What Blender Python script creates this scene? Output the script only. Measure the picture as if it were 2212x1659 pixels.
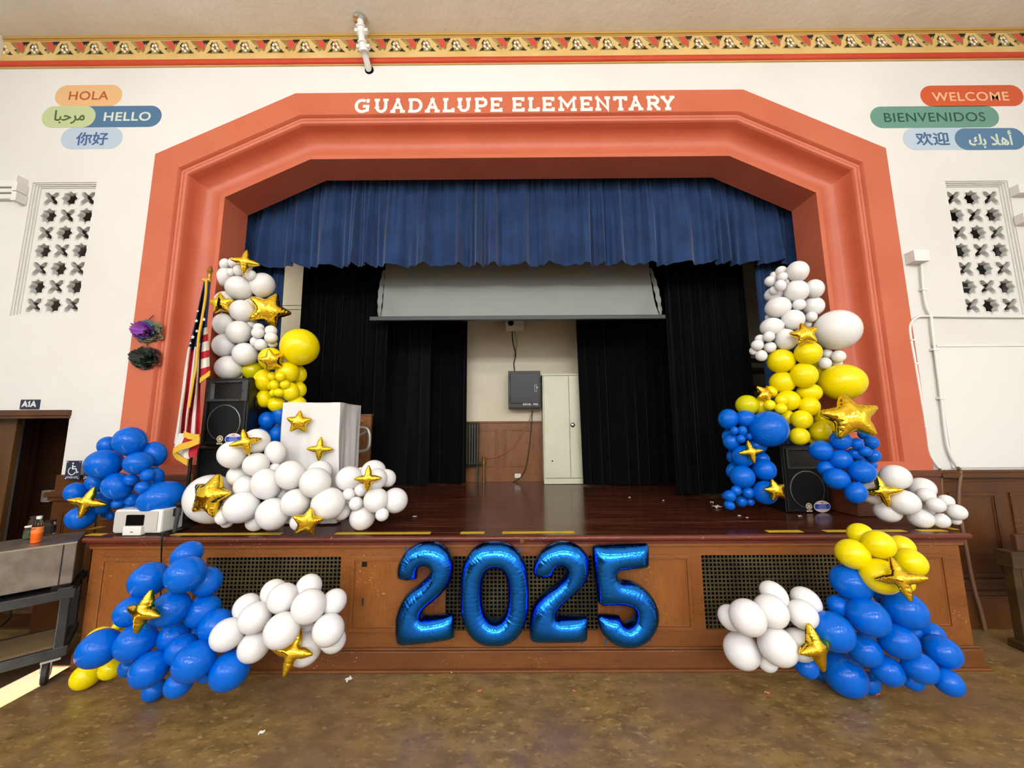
import bpy, bmesh, math, random
import numpy as np
from mathutils import Vector, Matrix
from mathutils.geometry import tessellate_polygon, delaunay_2d_cdt

for o in list(bpy.data.objects):
    bpy.data.objects.remove(o)
SC = bpy.context.scene
COL = SC.collection
random.seed(7)

# ------------------------------------------------------------------ camera
IW, IH, FPX = 2212, 1659, 780.0
HC = 1.9415
PITCH, YAW, ROLL = math.radians(7.18), math.radians(0.177), math.radians(-0.327)
F_ = Vector((-math.sin(YAW) * math.cos(PITCH), math.cos(YAW) * math.cos(PITCH), math.sin(PITCH)))
R0 = F_.cross(Vector((0, 0, 1))).normalized()
U0 = R0.cross(F_)
R_ = math.cos(ROLL) * R0 + math.sin(ROLL) * U0
U_ = -math.sin(ROLL) * R0 + math.cos(ROLL) * U0
EYE = Vector((0, 0, HC))
cd = bpy.data.cameras.new('camera')
cd.sensor_width = 36.0
cd.lens = FPX / IW * 36.0
cd.clip_start = 0.05
cam = bpy.data.objects.new('camera', cd)
COL.objects.link(cam)
cam.matrix_world = Matrix(((R_.x, U_.x, -F_.x, 0), (R_.y, U_.y, -F_.y, 0), (R_.z, U_.z, -F_.z, HC), (0, 0, 0, 1)))
SC.camera = cam

# ------------------------------------------------------------------ view, world, lamps of the hall
SC.view_settings.view_transform = 'Standard'
SC.view_settings.look = 'None'
SC.view_settings.exposure = -0.45
SC.view_settings.gamma = 1.0
SC.view_settings.use_curve_mapping = False
SC.cycles.max_bounces = 7
SC.cycles.diffuse_bounces = 3
SC.cycles.glossy_bounces = 4
SC.cycles.sample_clamp_indirect = 4.0
w = bpy.data.worlds.new('world')
SC.world = w
w.use_nodes = True
w.node_tree.nodes['Background'].inputs[0].default_value = (0.75, 0.85, 1.0, 1)
w.node_tree.nodes['Background'].inputs[1].default_value = 0.6

def area(name, loc, target, sx, sy, power, col=(1, 1, 1)):
    l = bpy.data.lights.new(name, 'AREA')
    l.shape = 'RECTANGLE'
    l.size, l.size_y, l.energy, l.color = sx, sy, power, col
    o = bpy.data.objects.new(name, l)
    COL.objects.link(o)
    o.location = loc
    o.rotation_euler = (Vector(target) - Vector(loc)).to_track_quat('-Z', 'Y').to_euler()
    return o
WARM = (0.985, 0.99, 1.0)
for x in (-4.4, -2.2, 0.1, 2.4, 4.6):                         # pendant lamps of the hall
    for y, e in ((-2.8, 50), (-7.6, 150), (-11.4, 185)):
        area('ceiling_lamp', (x, y, 6.2), (x, y + 2.2, 2.0), 0.42, 0.42, e, WARM)
for x in (-3.2, 0.1, 3.4):                                    # added fill without a fixture, to brighten the ceiling
    area('ceiling_fill', (x, 0.5, 4.7), (x, 0.5, 7), 0.7, 0.7, 34, WARM)
for y in (-1.6, -4.6, -7.6):                                  # daylight through the tall side windows
    area('window_daylight', (-6.05, y, 4.2), (0, y + 1.0, 5.0), 1.1, 2.4, 62, (0.95, 0.98, 1.0))
    area('window_daylight', (6.25, y, 4.2), (0, y + 1.0, 5.0), 1.1, 2.4, 46, (0.95, 0.98, 1.0))
area('wing_lamp', (-5.0, 5.3, 4.6), (-4.2, 6.4, 3.2), 0.3, 0.3, 26, (1.0, 0.93, 0.8))   # work light in the left wing
sun = bpy.data.lights.new('sun', 'SUN')
sun.energy = 130.0
sun.angle = math.radians(0.05)
sun.color = (1.0, 0.96, 0.88)
suno = bpy.data.objects.new('sun', sun)
COL.objects.link(suno)
SUNDIR = Vector((0.0, math.cos(math.radians(20)), -math.sin(math.radians(20))))
suno.rotation_euler = SUNDIR.to_track_quat('-Z', 'Y').to_euler()

# ------------------------------------------------------------------ helpers
def ray(px, py):
    return F_ * FPX + R_ * (px - IW / 2) - U_ * (py - IH / 2)
def at(px, py, Y):                       # point of a vertical plane at depth Y
    d = ray(px, py)
    return EYE + d * (Y / d.y)
def atz(px, py, Z):                      # point of a horizontal plane at height Z
    d = ray(px, py)
    return EYE + d * ((Z - HC) / d.z)
def lin(c):
    return tuple((v / 255 / 12.92) if v / 255 <= 0.04045 else ((v / 255 + 0.055) / 1.055) ** 2.4 for v in c)

def mat(name, col, rough=0.5, metal=0.0, col2=None, nscale=4.0, stretch=(1, 1, 1), amount=1.0, bump=0.0, bscale=60.0,
        spec=0.5, coat=0.0, sss=0.0, trans=0.0, emit=None, alpha=1.0, lo=0.35, hi=0.65, detail=4.0, ior=1.45, sheen=0.0):
    m = bpy.data.materials.new(name)
    m.use_nodes = True
    nt = m.node_tree
    b = nt.nodes['Principled BSDF']
    c1 = (*lin(col), 1)
    b.inputs['Base Color'].default_value = c1
    b.inputs['Roughness'].default_value = rough
    b.inputs['Metallic'].default_value = metal
    b.inputs['Specular IOR Level'].default_value = spec
    b.inputs['Coat Weight'].default_value = coat
    b.inputs['Coat Roughness'].default_value = 0.08
    b.inputs['Transmission Weight'].default_value = trans
    b.inputs['IOR'].default_value = ior
    b.inputs['Alpha'].default_value = alpha
    if sheen:
        b.inputs['Sheen Weight'].default_value = sheen
        b.inputs['Sheen Roughness'].default_value = 0.4
    if sss:
        b.inputs['Subsurface Weight'].default_value = sss
        b.inputs['Subsurface Radius'].default_value = (0.05, 0.04, 0.03)
        b.inputs['Subsurface Scale'].default_value = 1.0
    if emit:
        b.inputs['Emission Color'].default_value = (*lin(emit[0]), 1)
        b.inputs['Emission Strength'].default_value = emit[1]
    co = nt.nodes.new('ShaderNodeTexCoord')
    if col2 is not None:
        mp = nt.nodes.new('ShaderNodeMapping')
        mp.inputs['Scale'].default_value = stretch
        nt.links.new(co.outputs['Object'], mp.inputs[0])
        nz = nt.nodes.new('ShaderNodeTexNoise')
        nz.inputs['Scale'].default_value = nscale
        nz.inputs['Detail'].default_value = detail
        nt.links.new(mp.outputs[0], nz.inputs['Vector'])
        rp = nt.nodes.new('ShaderNodeValToRGB')
        rp.color_ramp.elements[0].position, rp.color_ramp.elements[1].position = lo, hi
        rp.color_ramp.elements[0].color, rp.color_ramp.elements[1].color = c1, (*lin(col2), 1)
        nt.links.new(nz.outputs['Fac'], rp.inputs[0])
        nt.links.new(rp.outputs[0], b.inputs['Base Color'])
    if bump:
        nb = nt.nodes.new('ShaderNodeTexNoise')
        nb.inputs['Scale'].default_value = bscale
        nb.inputs['Detail'].default_value = 3
        nt.links.new(co.outputs['Object'], nb.inputs['Vector'])
        bp = nt.nodes.new('ShaderNodeBump')
        bp.inputs['Strength'].default_value = bump
        bp.inputs['Distance'].default_value = 0.02
        nt.links.new(nb.outputs['Fac'], bp.inputs['Height'])
        nt.links.new(bp.outputs[0], b.inputs['Normal'])
    return m

def add_layer(m, col, scale, stretch, lo, hi, detail=3.0, mask=None):
    """mix one more noise-shaped colour (dirt, scuffs, grain, painted reflection) over a material's base colour"""
    nt = m.node_tree
    b = nt.nodes['Principled BSDF']
    co = nt.nodes.new('ShaderNodeTexCoord')
    mp = nt.nodes.new('ShaderNodeMapping')
    mp.inputs['Scale'].default_value = stretch
    nt.links.new(co.outputs['Object'], mp.inputs[0])
    nz = nt.nodes.new('ShaderNodeTexNoise')
    nz.inputs['Scale'].default_value = scale
    nz.inputs['Detail'].default_value = detail
    nt.links.new(mp.outputs[0], nz.inputs['Vector'])
    mr = nt.nodes.new('ShaderNodeMapRange')
    mr.inputs[1].default_value, mr.inputs[2].default_value = lo, hi
    nt.links.new(nz.outputs['Fac'], mr.inputs[0])
    fac = mr.outputs[0]
    if mask is not None:
        n2 = nt.nodes.new('ShaderNodeTexNoise')
        n2.inputs['Scale'].default_value = mask[0]
        nt.links.new(co.outputs['Object'], n2.inputs['Vector'])
        m2 = nt.nodes.new('ShaderNodeMapRange')
        m2.inputs[1].default_value, m2.inputs[2].default_value = mask[1], mask[2]
        nt.links.new(n2.outputs['Fac'], m2.inputs[0])
        mu = nt.nodes.new('ShaderNodeMath')
        mu.operation = 'MULTIPLY'
        nt.links.new(fac, mu.inputs[0])
        nt.links.new(m2.outputs[0], mu.inputs[1])
        fac = mu.outputs[0]
    mx = nt.nodes.new('ShaderNodeMix')
    mx.data_type = 'RGBA'
    old = b.inputs['Base Color']
    if old.links:
        nt.links.new(old.links[0].from_socket, mx.inputs[6])
    else:
        mx.inputs[6].default_value = old.default_value
    mx.inputs[7].default_value = (*lin(col), 1)
    nt.links.new(fac, mx.inputs[0])
    nt.links.new(mx.outputs[2], b.inputs['Base Color'])
    return m

def tag(o, label=None, cat=None, group=None, kind=None):
    if label: o['label'] = label
    if cat: o['category'] = cat
    if group: o['group'] = group
    if kind: o['kind'] = kind
    return o
def thing(name, loc, label, cat, group=None, kind=None):
    o = bpy.data.objects.new(name, None)
    o.empty_display_size = 0.1
    COL.objects.link(o)
    o.location = loc
    return tag(o, label, cat, group, kind)
def wloc(o):
    v = Vector((0, 0, 0))
    while o is not None:
        v += Vector(o.location)
        o = o.parent
    return v
def adopt(o, parent):                    # keep an object modelled in world coordinates where it is
    off = wloc(parent)
    o.parent = parent
    o.location = Vector(o.location) - off

class MB:
    def __init__(s, T=None):
        s.v, s.f, s.m = [], [], []
        s.T = T
    def add(s, verts, faces, m=0):
        n = len(s.v)
        s.v += [(s.T @ Vector(p)) if s.T is not None else Vector(p) for p in verts]
        s.f += [tuple(i + n for i in f) for f in faces]
        s.m += [m] * len(faces)
        return s
    def box(s, x0, x1, y0, y1, z0, z1, m=0):
        vs = [(x, y, z) for z in (z0, z1) for y in (y0, y1) for x in (x0, x1)]
        return s.add(vs, [(0, 2, 3, 1), (4, 5, 7, 6), (0, 1, 5, 4), (2, 6, 7, 3), (0, 4, 6, 2), (1, 3, 7, 5)], m)
    def hexa(s, q0, q1, m=0):            # two matching quads -> solid
        return s.add(list(q0) + list(q1), [(3, 2, 1, 0), (4, 5, 6, 7), (0, 1, 5, 4), (1, 2, 6, 5), (2, 3, 7, 6), (3, 0, 4, 7)], m)
    def tube(s, pts, r, n=10, m=0, cap=True, flat=1.0):
        pts = [Vector(p) for p in pts]
        rs = r if isinstance(r, (list, tuple)) else [r] * len(pts)
        k = len(pts)
        up = None
        vs = []
        for i, p in enumerate(pts):
            d = (pts[min(i + 1, k - 1)] - pts[max(i - 1, 0)]).normalized()
            if up is None:
                up = Vector((0, 0, 1)) if abs(d.z) < 0.9 else Vector((1, 0, 0))
            a = d.cross(up).normalized()
            up = a.cross(d).normalized()
            for j in range(n):
                t = 2 * math.pi * j / n
                vs.append(p + (a * math.cos(t) + up * math.sin(t) * flat) * rs[i])
        fs = [(i * n + j, i * n + (j + 1) % n, (i + 1) * n + (j + 1) % n, (i + 1) * n + j) for i in range(k - 1) for j in range(n)]
        if cap:
            fs += [tuple(range(n - 1, -1, -1)), tuple((k - 1) * n + j for j in range(n))]
        return s.add(vs, fs, m)
    def lathe(s, prof, c=(0, 0, 0), n=24, m=0, M=None):
        vs, fs = [], []
        for (r, z) in prof:
            for j in range(n):
                t = 2 * math.pi * j / n
                p = Vector((r * math.cos(t), r * math.sin(t), z))
                vs.append((M @ p if M is not None else p) + Vector(c))
        for i in range(len(prof) - 1):
            for j in range(n):
                fs.append((i * n + j, i * n + (j + 1) % n, (i + 1) * n + (j + 1) % n, (i + 1) * n + j))
        fs += [tuple(range(n - 1, -1, -1)), tuple((len(prof) - 1) * n + j for j in range(n))]
        return s.add(vs, fs, m)
    def prism(s, loops, fr, w0, w1, m=0, back=True):
        """loops: outer outline then holes, 2D; fr(u, v, w) -> point"""
        flat = [p for l in loops for p in l]
        tris = tessellate_polygon([[Vector((p[0], p[1], 0)) for p in l] for l in loops])
        n = len(flat)
        vs = [fr(p[0], p[1], w0) for p in flat] + [fr(p[0], p[1], w1) for p in flat]
        fs = []
        for t in tris:
            a, b, c = (Vector(flat[i]) for i in t)
            if (b - a).cross(c - a) < 0: t = (t[0], t[2], t[1])
            fs.append(tuple(t))
            if back: fs.append(tuple(i + n for i in reversed(t)))
        k = 0
        if w0 != w1:
            for l in loops:
                L = len(l)
                for i in range(L):
                    fs.append((k + i, k + n + i, k + n + (i + 1) % L, k + (i + 1) % L))
                k += L
        return s.add(vs, fs, m)
    def grid(s, nu, nv, fn, m=0, mf=None):
        vs = [fn(i / nu, j / nv) for j in range(nv + 1) for i in range(nu + 1)]
        fs, ms = [], []
        for j in range(nv):
            for i in range(nu):
                a = j * (nu + 1) + i
                fs.append((a, a + 1, a + nu + 2, a + nu + 1))
                ms.append(mf(i, j) if mf else m)
        n = len(s.f)
        s.add(vs, fs, 0)
        s.m[n:] = ms
        return s
    def build(s, name, mats, parent=None, smooth=None, bevel=0.0, loc=None):
        me = bpy.data.meshes.new(name)
        off = Vector(loc) if loc is not None else Vector((0, 0, 0))
        me.from_pydata([p - off for p in s.v], [], s.f)
        ms = mats if isinstance(mats, (list, tuple)) else [mats]
        for q in ms: me.materials.append(q)
        me.polygons.foreach_set('material_index', s.m)
        me.update()
        bm = bmesh.new(); bm.from_mesh(me)
        bmesh.ops.recalc_face_normals(bm, faces=bm.faces)
        bm.to_mesh(me); bm.free()
        if smooth is not None:
            me.polygons.foreach_set('use_smooth', [True] * len(me.polygons))
            me.set_sharp_from_angle(angle=math.radians(smooth))
        o = bpy.data.objects.new(name, me)
        COL.objects.link(o)
        o.location = off
        if bevel:
            b = o.modifiers.new('bevel', 'BEVEL')
            b.width, b.segments, b.limit_method = bevel, 2, 'ANGLE'
            b.angle_limit = math.radians(40)
        if parent is not None: adopt(o, parent)
        return o
    def one(s, name, mats, label, cat, group=None, kind=None, **k):   # a thing that is a single mesh
        lo = [min(p[i] for p in s.v) for i in range(3)]; hi = [max(p[i] for p in s.v) for i in range(3)]
        return tag(s.build(name, mats, loc=((lo[0] + hi[0]) / 2, (lo[1] + hi[1]) / 2, lo[2]), **k), label, cat, group, kind)

def XZ(Y):                               # frame of a plate parallel to the front wall; w runs away from the viewer
    return lambda u, v, w: Vector((u, Y + w, v))
def rrect(cx, cz, hw, hh, r, n=12):
    pts = []
    for (sx, sz, a0) in ((1, -1, -90), (1, 1, 0), (-1, 1, 90), (-1, -1, 180)):
        for i in range(n + 1):
            t = math.radians(a0 + 90 * i / n)
            pts.append((cx + sx * (hw - r) + r * math.cos(t), cz + sz * (hh - r) + r * math.sin(t)))
    return pts
def rect(x0, x1, z0, z1): return [(x0, z0), (x1, z0), (x1, z1), (x0, z1)]
def circ(cx, cz, r, n=28, rz=None):
    rz = rz or r
    return [(cx + r * math.cos(2 * math.pi * i / n), cz + rz * math.sin(2 * math.pi * i / n)) for i in range(n)]
def smooth_path(pts, n=8):
    pts = [Vector(p) for p in pts]
    out = []
    for i in range(len(pts) - 1):
        p0, p1, p2, p3 = pts[max(i - 1, 0)], pts[i], pts[i + 1], pts[min(i + 2, len(pts) - 1)]
        for k in range(n):
            t = k / n
            out.append(0.5 * ((2 * p1) + (p2 - p0) * t + (2 * p0 - 5 * p1 + 4 * p2 - p3) * t * t + (3 * p1 - p0 - 3 * p2 + p3) * t ** 3))
    out.append(pts[-1])
    return out
def text_obj(name, body, width, m, parent, center, height=None, bold=0.0, depth=0.003, squeeze=None, frame=None, spacing=1.0, thick=0.0):
    """lettering as a mesh standing in the XZ plane, facing the hall, fitted to a width and a height"""
    cu = bpy.data.curves.new(name, 'FONT')
    cu.body, cu.size, cu.offset, cu.space_character = body, 1.0, bold, spacing
    cu.extrude = 0.0
    t = bpy.data.objects.new(name, cu)
    COL.objects.link(t)
    bpy.context.view_layer.update()
    me = bpy.data.meshes.new_from_object(t.evaluated_get(bpy.context.evaluated_depsgraph_get()))
    bpy.data.objects.remove(t)
    co = np.array([v.co[:] for v in me.vertices])
    lo, hi = co.min(0), co.max(0)
    sx = width / (hi[0] - lo[0])
    sz = (height / (hi[1] - lo[1])) if height else sx
    if frame is None: frame = lambda u, v: Vector(center) + Vector((u, 0, v))
    for i, v in enumerate(me.vertices):
        u, z = (co[i, 0] - (lo[0] + hi[0]) / 2) * sx, (co[i, 1] - (lo[1] + hi[1]) / 2) * sz
        v.co = frame(u, z)
    me.materials.clear(); me.materials.append(m)
    if thick:
        vs = [v.co.copy() for v in me.vertices]; fs = [tuple(p.vertices) for p in me.polygons]; n = len(vs)
        V = []; Fs = []
        for k, (dx, dz) in enumerate([(0, 0)] + [(thick * math.cos(q * .785), thick * math.sin(q * .785)) for q in range(8)]):
            V += [q + Vector((dx, .00012 * k, dz)) for q in vs]; Fs += [tuple(i + k * n for i in f) for f in fs]
        me = bpy.data.meshes.new(name); me.from_pydata(V, [], Fs); me.materials.append(m)
    o = bpy.data.objects.new(name, me)
    COL.objects.link(o)
    c = Vector(center)
    for v in me.vertices: v.co -= c
    o.location = c
    if parent is not None: adopt(o, parent)
    return o

# ------------------------------------------------------------------ materials
M = {}
M['wall'] = mat('white_wall_paint', (236, 235, 231), 0.6, col2=(229, 227, 221), nscale=0.7, bump=0.06, bscale=25)
M['plaster'] = add_layer(mat('ceiling_plaster', (246, 241, 228), 0.85, col2=(236, 230, 214), nscale=1.2, bump=0.25, bscale=14),
                         (150, 136, 105), 26, (1, 2.2, 1), 0.70, 0.76, mask=(1.6, 0.52, 0.64))
M['coral'] = mat('coral_paint', (206, 111, 80), 0.38, col2=(199, 103, 73), nscale=2.2, bump=0.10, bscale=22, spec=0.45)
M['cream'] = mat('cream_frieze_paint', (226, 194, 128), 0.6, col2=(214, 178, 108), nscale=3)
M['ochre'] = mat('ochre_paint', (190, 148, 72), 0.6, col2=(196, 158, 84), nscale=5, stretch=(0.3, 1, 6))
M['redband'] = mat('red_band_paint', (203, 72, 36), 0.5, col2=(190, 60, 28), nscale=1.0)
M['fr_red'] = mat('frieze_red', (202, 82, 58), 0.7)
M['fr_olive'] = mat('frieze_olive', (164, 148, 92), 0.7, col2=(142, 120, 60), nscale=9)
M['fr_black'] = mat('frieze_black', (24, 20, 16), 0.7)
M['fr_white'] = mat('frieze_white', (246, 240, 224), 0.7)
M['fr_brown'] = mat('frieze_brown', (150, 84, 48), 0.7)
def wood(name, c1, c2, rough, sx, sz, scuff=(214, 178, 132), grain=1.0, scuffs=True, coat=0.0):
    m = mat(name, c1, rough, col2=c2, nscale=2.2, stretch=(sx, 1.0, sz), lo=0.3, hi=0.7, coat=coat, bump=0.03, bscale=50)
    add_layer(m, tuple(int(v * 0.78) for v in c1), 9, (sx * 2.2, 1, sz * 2.2), 0.5, 0.78, 6)
    if scuffs: add_layer(m, scuff, 48, (.8, 1, 2.2), 0.655, 0.70, 4, mask=(2.6, 0.52, 0.64))
    return m
M['fascia'] = wood('stage_front_wood', (146, 89, 41), (124, 72, 31), 0.36, 0.5, 2.0)
M['panelwood'] = wood('stage_panel_wood', (152, 93, 40), (130, 75, 32), 0.34, 3.0, 0.5)
M['basewood'] = wood('stage_base_wood', (126, 76, 36), (106, 62, 28), 0.42, 0.4, 2.4)
M['nosing'] = wood('stage_nosing_wood', (112, 52, 34), (92, 40, 26), 0.24, 0.5, 2.0, scuff=(200, 160, 130))
M['wainscot'] = wood('wainscot_wood', (98, 58, 26), (78, 44, 19), 0.38, 2.4, 0.45, scuff=(180, 140, 100))
M['backwood'] = wood('stage_wainscot_wood', (140, 88, 46), (118, 72, 36), 0.36, 2.0, 0.5)
M['darkwood'] = wood('dark_door_wood', (92, 58, 32), (66, 40, 20), 0.45, 3.0, 0.4, scuffs=False)
M['oak'] = wood('oak_door_wood', (104, 70, 36), (76, 48, 22), 0.45, 3.5, 0.5, scuffs=False)
M['plinthwood'] = wood('plinth_wood', (122, 70, 44), (92, 50, 32), 0.34, 0.7, 1.6)
def planks():
    m = mat('stage_deck_boards', (88, 42, 28), 0.19, col2=(66, 29, 19), nscale=2.0, stretch=(0.35, 5.0, 1), lo=0.3, hi=0.7, coat=0.08)
    add_layer(m, (150, 92, 66), 5.0, (0.3, 9.0, 1), 0.54, 0.74, 5)
    add_layer(m, (30, 14, 10), 3.0, (0.5, 4.0, 1), 0.62, 0.78, 5)
    add_layer(m, (226, 214, 204), 42, (1, 1, 1), 0.72, 0.745, 3, mask=(3.0, 0.55, 0.66))
    nt = m.node_tree; b = nt.nodes['Principled BSDF']
    co = nt.nodes.new('ShaderNodeTexCoord'); sp = nt.nodes.new('ShaderNodeSeparateXYZ')
    nt.links.new(co.outputs['Object'], sp.inputs[0])
    dv = nt.nodes.new('ShaderNodeMath'); dv.operation = 'DIVIDE'; dv.inputs[1].default_value = 0.083
    nt.links.new(sp.outputs['Y'], dv.inputs[0])
    fr = nt.nodes.new('ShaderNodeMath'); fr.operation = 'FRACT'; nt.links.new(dv.outputs[0], fr.inputs[0])
    lt = nt.nodes.new('ShaderNodeMath'); lt.operation = 'LESS_THAN'; lt.inputs[1].default_value = 0.05
    nt.links.new(fr.outputs[0], lt.inputs[0])
    fl = nt.nodes.new('ShaderNodeMath'); fl.operation = 'FLOOR'; nt.links.new(dv.outputs[0], fl.inputs[0])
    wn = nt.nodes.new('ShaderNodeTexWhiteNoise'); wn.noise_dimensions = '1D'; nt.links.new(fl.outputs[0], wn.inputs['W'])
    hsv = nt.nodes.new('ShaderNodeHueSaturation')
    mr = nt.nodes.new('ShaderNodeMapRange'); mr.inputs[3].default_value, mr.inputs[4].default_value = 0.72, 1.25
    nt.links.new(wn.outputs['Value'], mr.inputs[0]); nt.links.new(mr.outputs[0], hsv.inputs['Value'])
    nt.links.new(b.inputs['Base Color'].links[0].from_socket, hsv.inputs['Color'])
    mx = nt.nodes.new('ShaderNodeMix'); mx.data_type = 'RGBA'
    nt.links.new(lt.outputs[0], mx.inputs[0]); nt.links.new(hsv.outputs[0], mx.inputs[6])
    mx.inputs[7].default_value = (*lin((30, 13, 9)), 1)
    nt.links.new(mx.outputs[2], b.inputs['Base Color'])
    return m
M['deck'] = planks()
def lino():
    m = mat('brown_linoleum', (146, 118, 70), 0.32, col2=(116, 92, 54), nscale=6, stretch=(1, 1.7, 1), lo=0.38, hi=0.62, detail=8, coat=0.05)
    add_layer(m, (172, 146, 94), 17, (1, 1.8, 1), 0.56, 0.72, 8)
    add_layer(m, (98, 76, 44), 23, (1, 1.6, 1), 0.57, 0.74, 8)
    add_layer(m, (112, 88, 74), 1.1, (1, 1, 1), 0.45, 0.75, 2)  # broad purplish tint painted in for soft reflections on the floor
    return m
M['lino'] = lino()
def mk(n, c, r=0.5, **k):
    M[n] = mat(n, c, r, **k); return M[n]
mk('white_paint', (240, 239, 235), 0.45)
mk('grille_plaster', (232, 231, 226), 0.6, bump=0.05)
mk('black_void', (6, 6, 7), 0.9, spec=0.1)
mk('black_curtain', (10, 10, 12), 0.95, spec=0.1, col2=(6, 6, 7), nscale=3, sheen=0.06)
mk('lit_black_curtain', (22, 24, 25), 0.95, spec=0.1, col2=(14, 15, 17), nscale=2, stretch=(4, 4, 0.3), sheen=0.1)  # paler copy of the black curtain, its lit look put into the colour
mk('blue_curtain', (40, 66, 110), 0.85, spec=0.2, col2=(32, 54, 94), nscale=3, sheen=0.35)
mk('screen_fabric', (138, 142, 138), 0.42, spec=0.45, col2=(140, 144, 140), nscale=1.2)
mk('dark_metal', (58, 60, 60), 0.4, metal=0.4)
mk('back_wall_paint', (232, 222, 198), 0.6, col2=(222, 210, 184), nscale=1.2)
mk('locker_cream', (222, 222, 196), 0.4, col2=(214, 213, 186), nscale=1.5)
mk('black_plastic', (12, 12, 13), 0.42)
mk('black_box_paint', (20, 21, 22), 0.38)
mk('black_grille', (14, 15, 16), 0.55, spec=0.3)
mk('horn_grey', (58, 60, 62), 0.45)
mk('speaker_ring', (120, 122, 124), 0.35, metal=0.6)
mk('grey_metal', (196, 194, 188), 0.35, metal=0.55)
mk('chrome', (205, 203, 198), 0.16, metal=1.0)
mk('radiator', (52, 54, 44), 0.45)
mk('brass', (150, 124, 72), 0.35, metal=0.8)
mk('grille_brass', (108, 96, 64), 0.5, metal=0.4, col2=(62, 54, 36), nscale=2.5, bump=0.05)
mk('white_plastic', (236, 235, 228), 0.35)
mk('ivory_plastic', (226, 216, 182), 0.4)
mk('speaker_cloth', (196, 194, 188), 0.7, bump=0.1, bscale=400)
mk('black_gloss', (10, 10, 11), 0.12)
mk('cable_black', (20, 18, 18), 0.5)
mk('cable_orange', (176, 104, 66), 0.5)
mk('conduit_brown', (128, 96, 70), 0.45, col2=(112, 82, 60), nscale=4)
mk('tape_yellow', (226, 186, 40), 0.45, col2=(204, 168, 50), nscale=9)
mk('navy_sign', (34, 44, 72), 0.4)
mk('sign_white', (232, 232, 230), 0.5)
mk('cloth_white', (226, 225, 225), 0.7, sss=0.0, bump=0.03, bscale=8)
mk('steel_box', (150, 140, 130), 0.33, metal=0.65, col2=(120, 110, 104), nscale=7, bump=0.02)
mk('cart_black', (34, 34, 36), 0.5, col2=(52, 52, 52), nscale=9)
mk('cardboard', (120, 98, 66), 0.8)
mk('rubber', (44, 42, 40), 0.6)
mk('flag_red', (196, 28, 44), 0.7, col2=(180, 22, 38), nscale=5)
mk('flag_white', (236, 230, 222), 0.7)
mk('flag_navy', (30, 36, 84), 0.7, col2=(24, 29, 70), nscale=5)
mk('gold_fringe', (226, 180, 52), 0.6, bump=0.3, bscale=160)
mk('gold_finial', (190, 140, 60), 0.3, metal=0.9)
mk('pole_brass', (176, 128, 70), 0.35, metal=0.6)
mk('foil_gold', (255, 216, 62), 0.10, metal=1.0)
mk('foil_blue', (40, 134, 250), 0.15, metal=1.0, col2=(34, 124, 244), nscale=2)
mk('bench_wood', (78, 56, 28), 0.5, col2=(60, 42, 20), nscale=4, stretch=(.4, 1, 3))
mk('glass', (255, 255, 255), 0.03, trans=1.0, ior=1.3)
mk('soda', (240, 112, 24), 0.2, col2=(232, 98, 18), nscale=5)
mk('soda_label', (246, 140, 60), 0.4)
mk('jar_green', (118, 138, 96), 0.7, col2=(90, 110, 74), nscale=40)
mk('jar_dark', (50, 56, 52), 0.6)
mk('paper', (236, 232, 224), 0.8)
mk('pink_paper', (214, 130, 120), 0.8)
mk('letter_white', (244, 240, 232), 0.6)
mk('pom_purple', (140, 84, 178), 0.8, col2=(186, 96, 190), nscale=9)
mk('pom_blue', (110, 168, 214), 0.8, col2=(92, 120, 180), nscale=8)
mk('pom_olive', (140, 146, 100), 0.8, col2=(116, 92, 110), nscale=9)
mk('pom_dark', (34, 40, 40), 0.8, col2=(70, 66, 70), nscale=9)
mk('pom_green', (92, 124, 94), 0.8, col2=(56, 78, 62), nscale=9)
mk('pom_brown', (130, 84, 60), 0.8, col2=(70, 36, 42), nscale=9)
mk('latex_white', (240, 239, 238), 0.18, spec=0.5, sss=0.15)
mk('latex_yellow', (246, 224, 2), 0.16, spec=0.5, sss=0.12)
mk('latex_olive', (210, 204, 8), 0.16, spec=0.5, sss=0.12)
mk('latex_blue', (0, 101, 214), 0.15, spec=0.30, col2=(0, 95, 205), nscale=3)
mk('latex_dot', (6, 60, 150), 0.4)

# ------------------------------------------------------------------ room shell
YW, XL, XR, ZC, YB = 3.85, -6.2, 6.4, at(1106, 68.5, 3.815).z, 6.41      # front wall plane, side walls, ceiling, back wall of the stage
YH = -13.0
zat = lambda py, Y: at(1106, py, Y).z
CX, HO = 0.09, 4.245                                   # arch centre and half width
def struct(mb, name, m, parent=None, **k): return tag(mb.build(name, m, parent, **k), kind='structure')

struct(MB().box(XL - .3, XR + .3, YH - .3, 7.2, -0.2, 0.0), 'floor', M['lino'])
struct(MB().box(XL - .3, XR + .3, YH - .3, 7.2, ZC + 0.0, ZC + .25), 'ceiling', M['plaster'])
struct(MB().box(XL - .25, XL, YH, 7.0, 0, ZC), 'wall_left', M['wall'])
struct(MB().box(XR, XR + .25, YH, 7.0, 0, ZC), 'wall_right', M['wall'])
SW = (-3.93, -3.662, 4.75, 5.95)                        # slot added in the unseen rear wall to shape the blade of sun
struct(MB().prism([rect(XL - .25, XR + .25, 0, ZC), rect(*SW)], XZ(YH - .08), 0, .08), 'wall_rear', M['wall'])
struct(MB().box(XL, XL + .03, YH, YW, 0, 1.45).box(XL, XL + .06, YH, YW, 1.42, 1.47), 'baseboard_side', M['wainscot'])
struct(MB().box(XL, XR, YB, YB + .3, 0, ZC), 'wall_back', M['back_wall_paint'])

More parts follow.
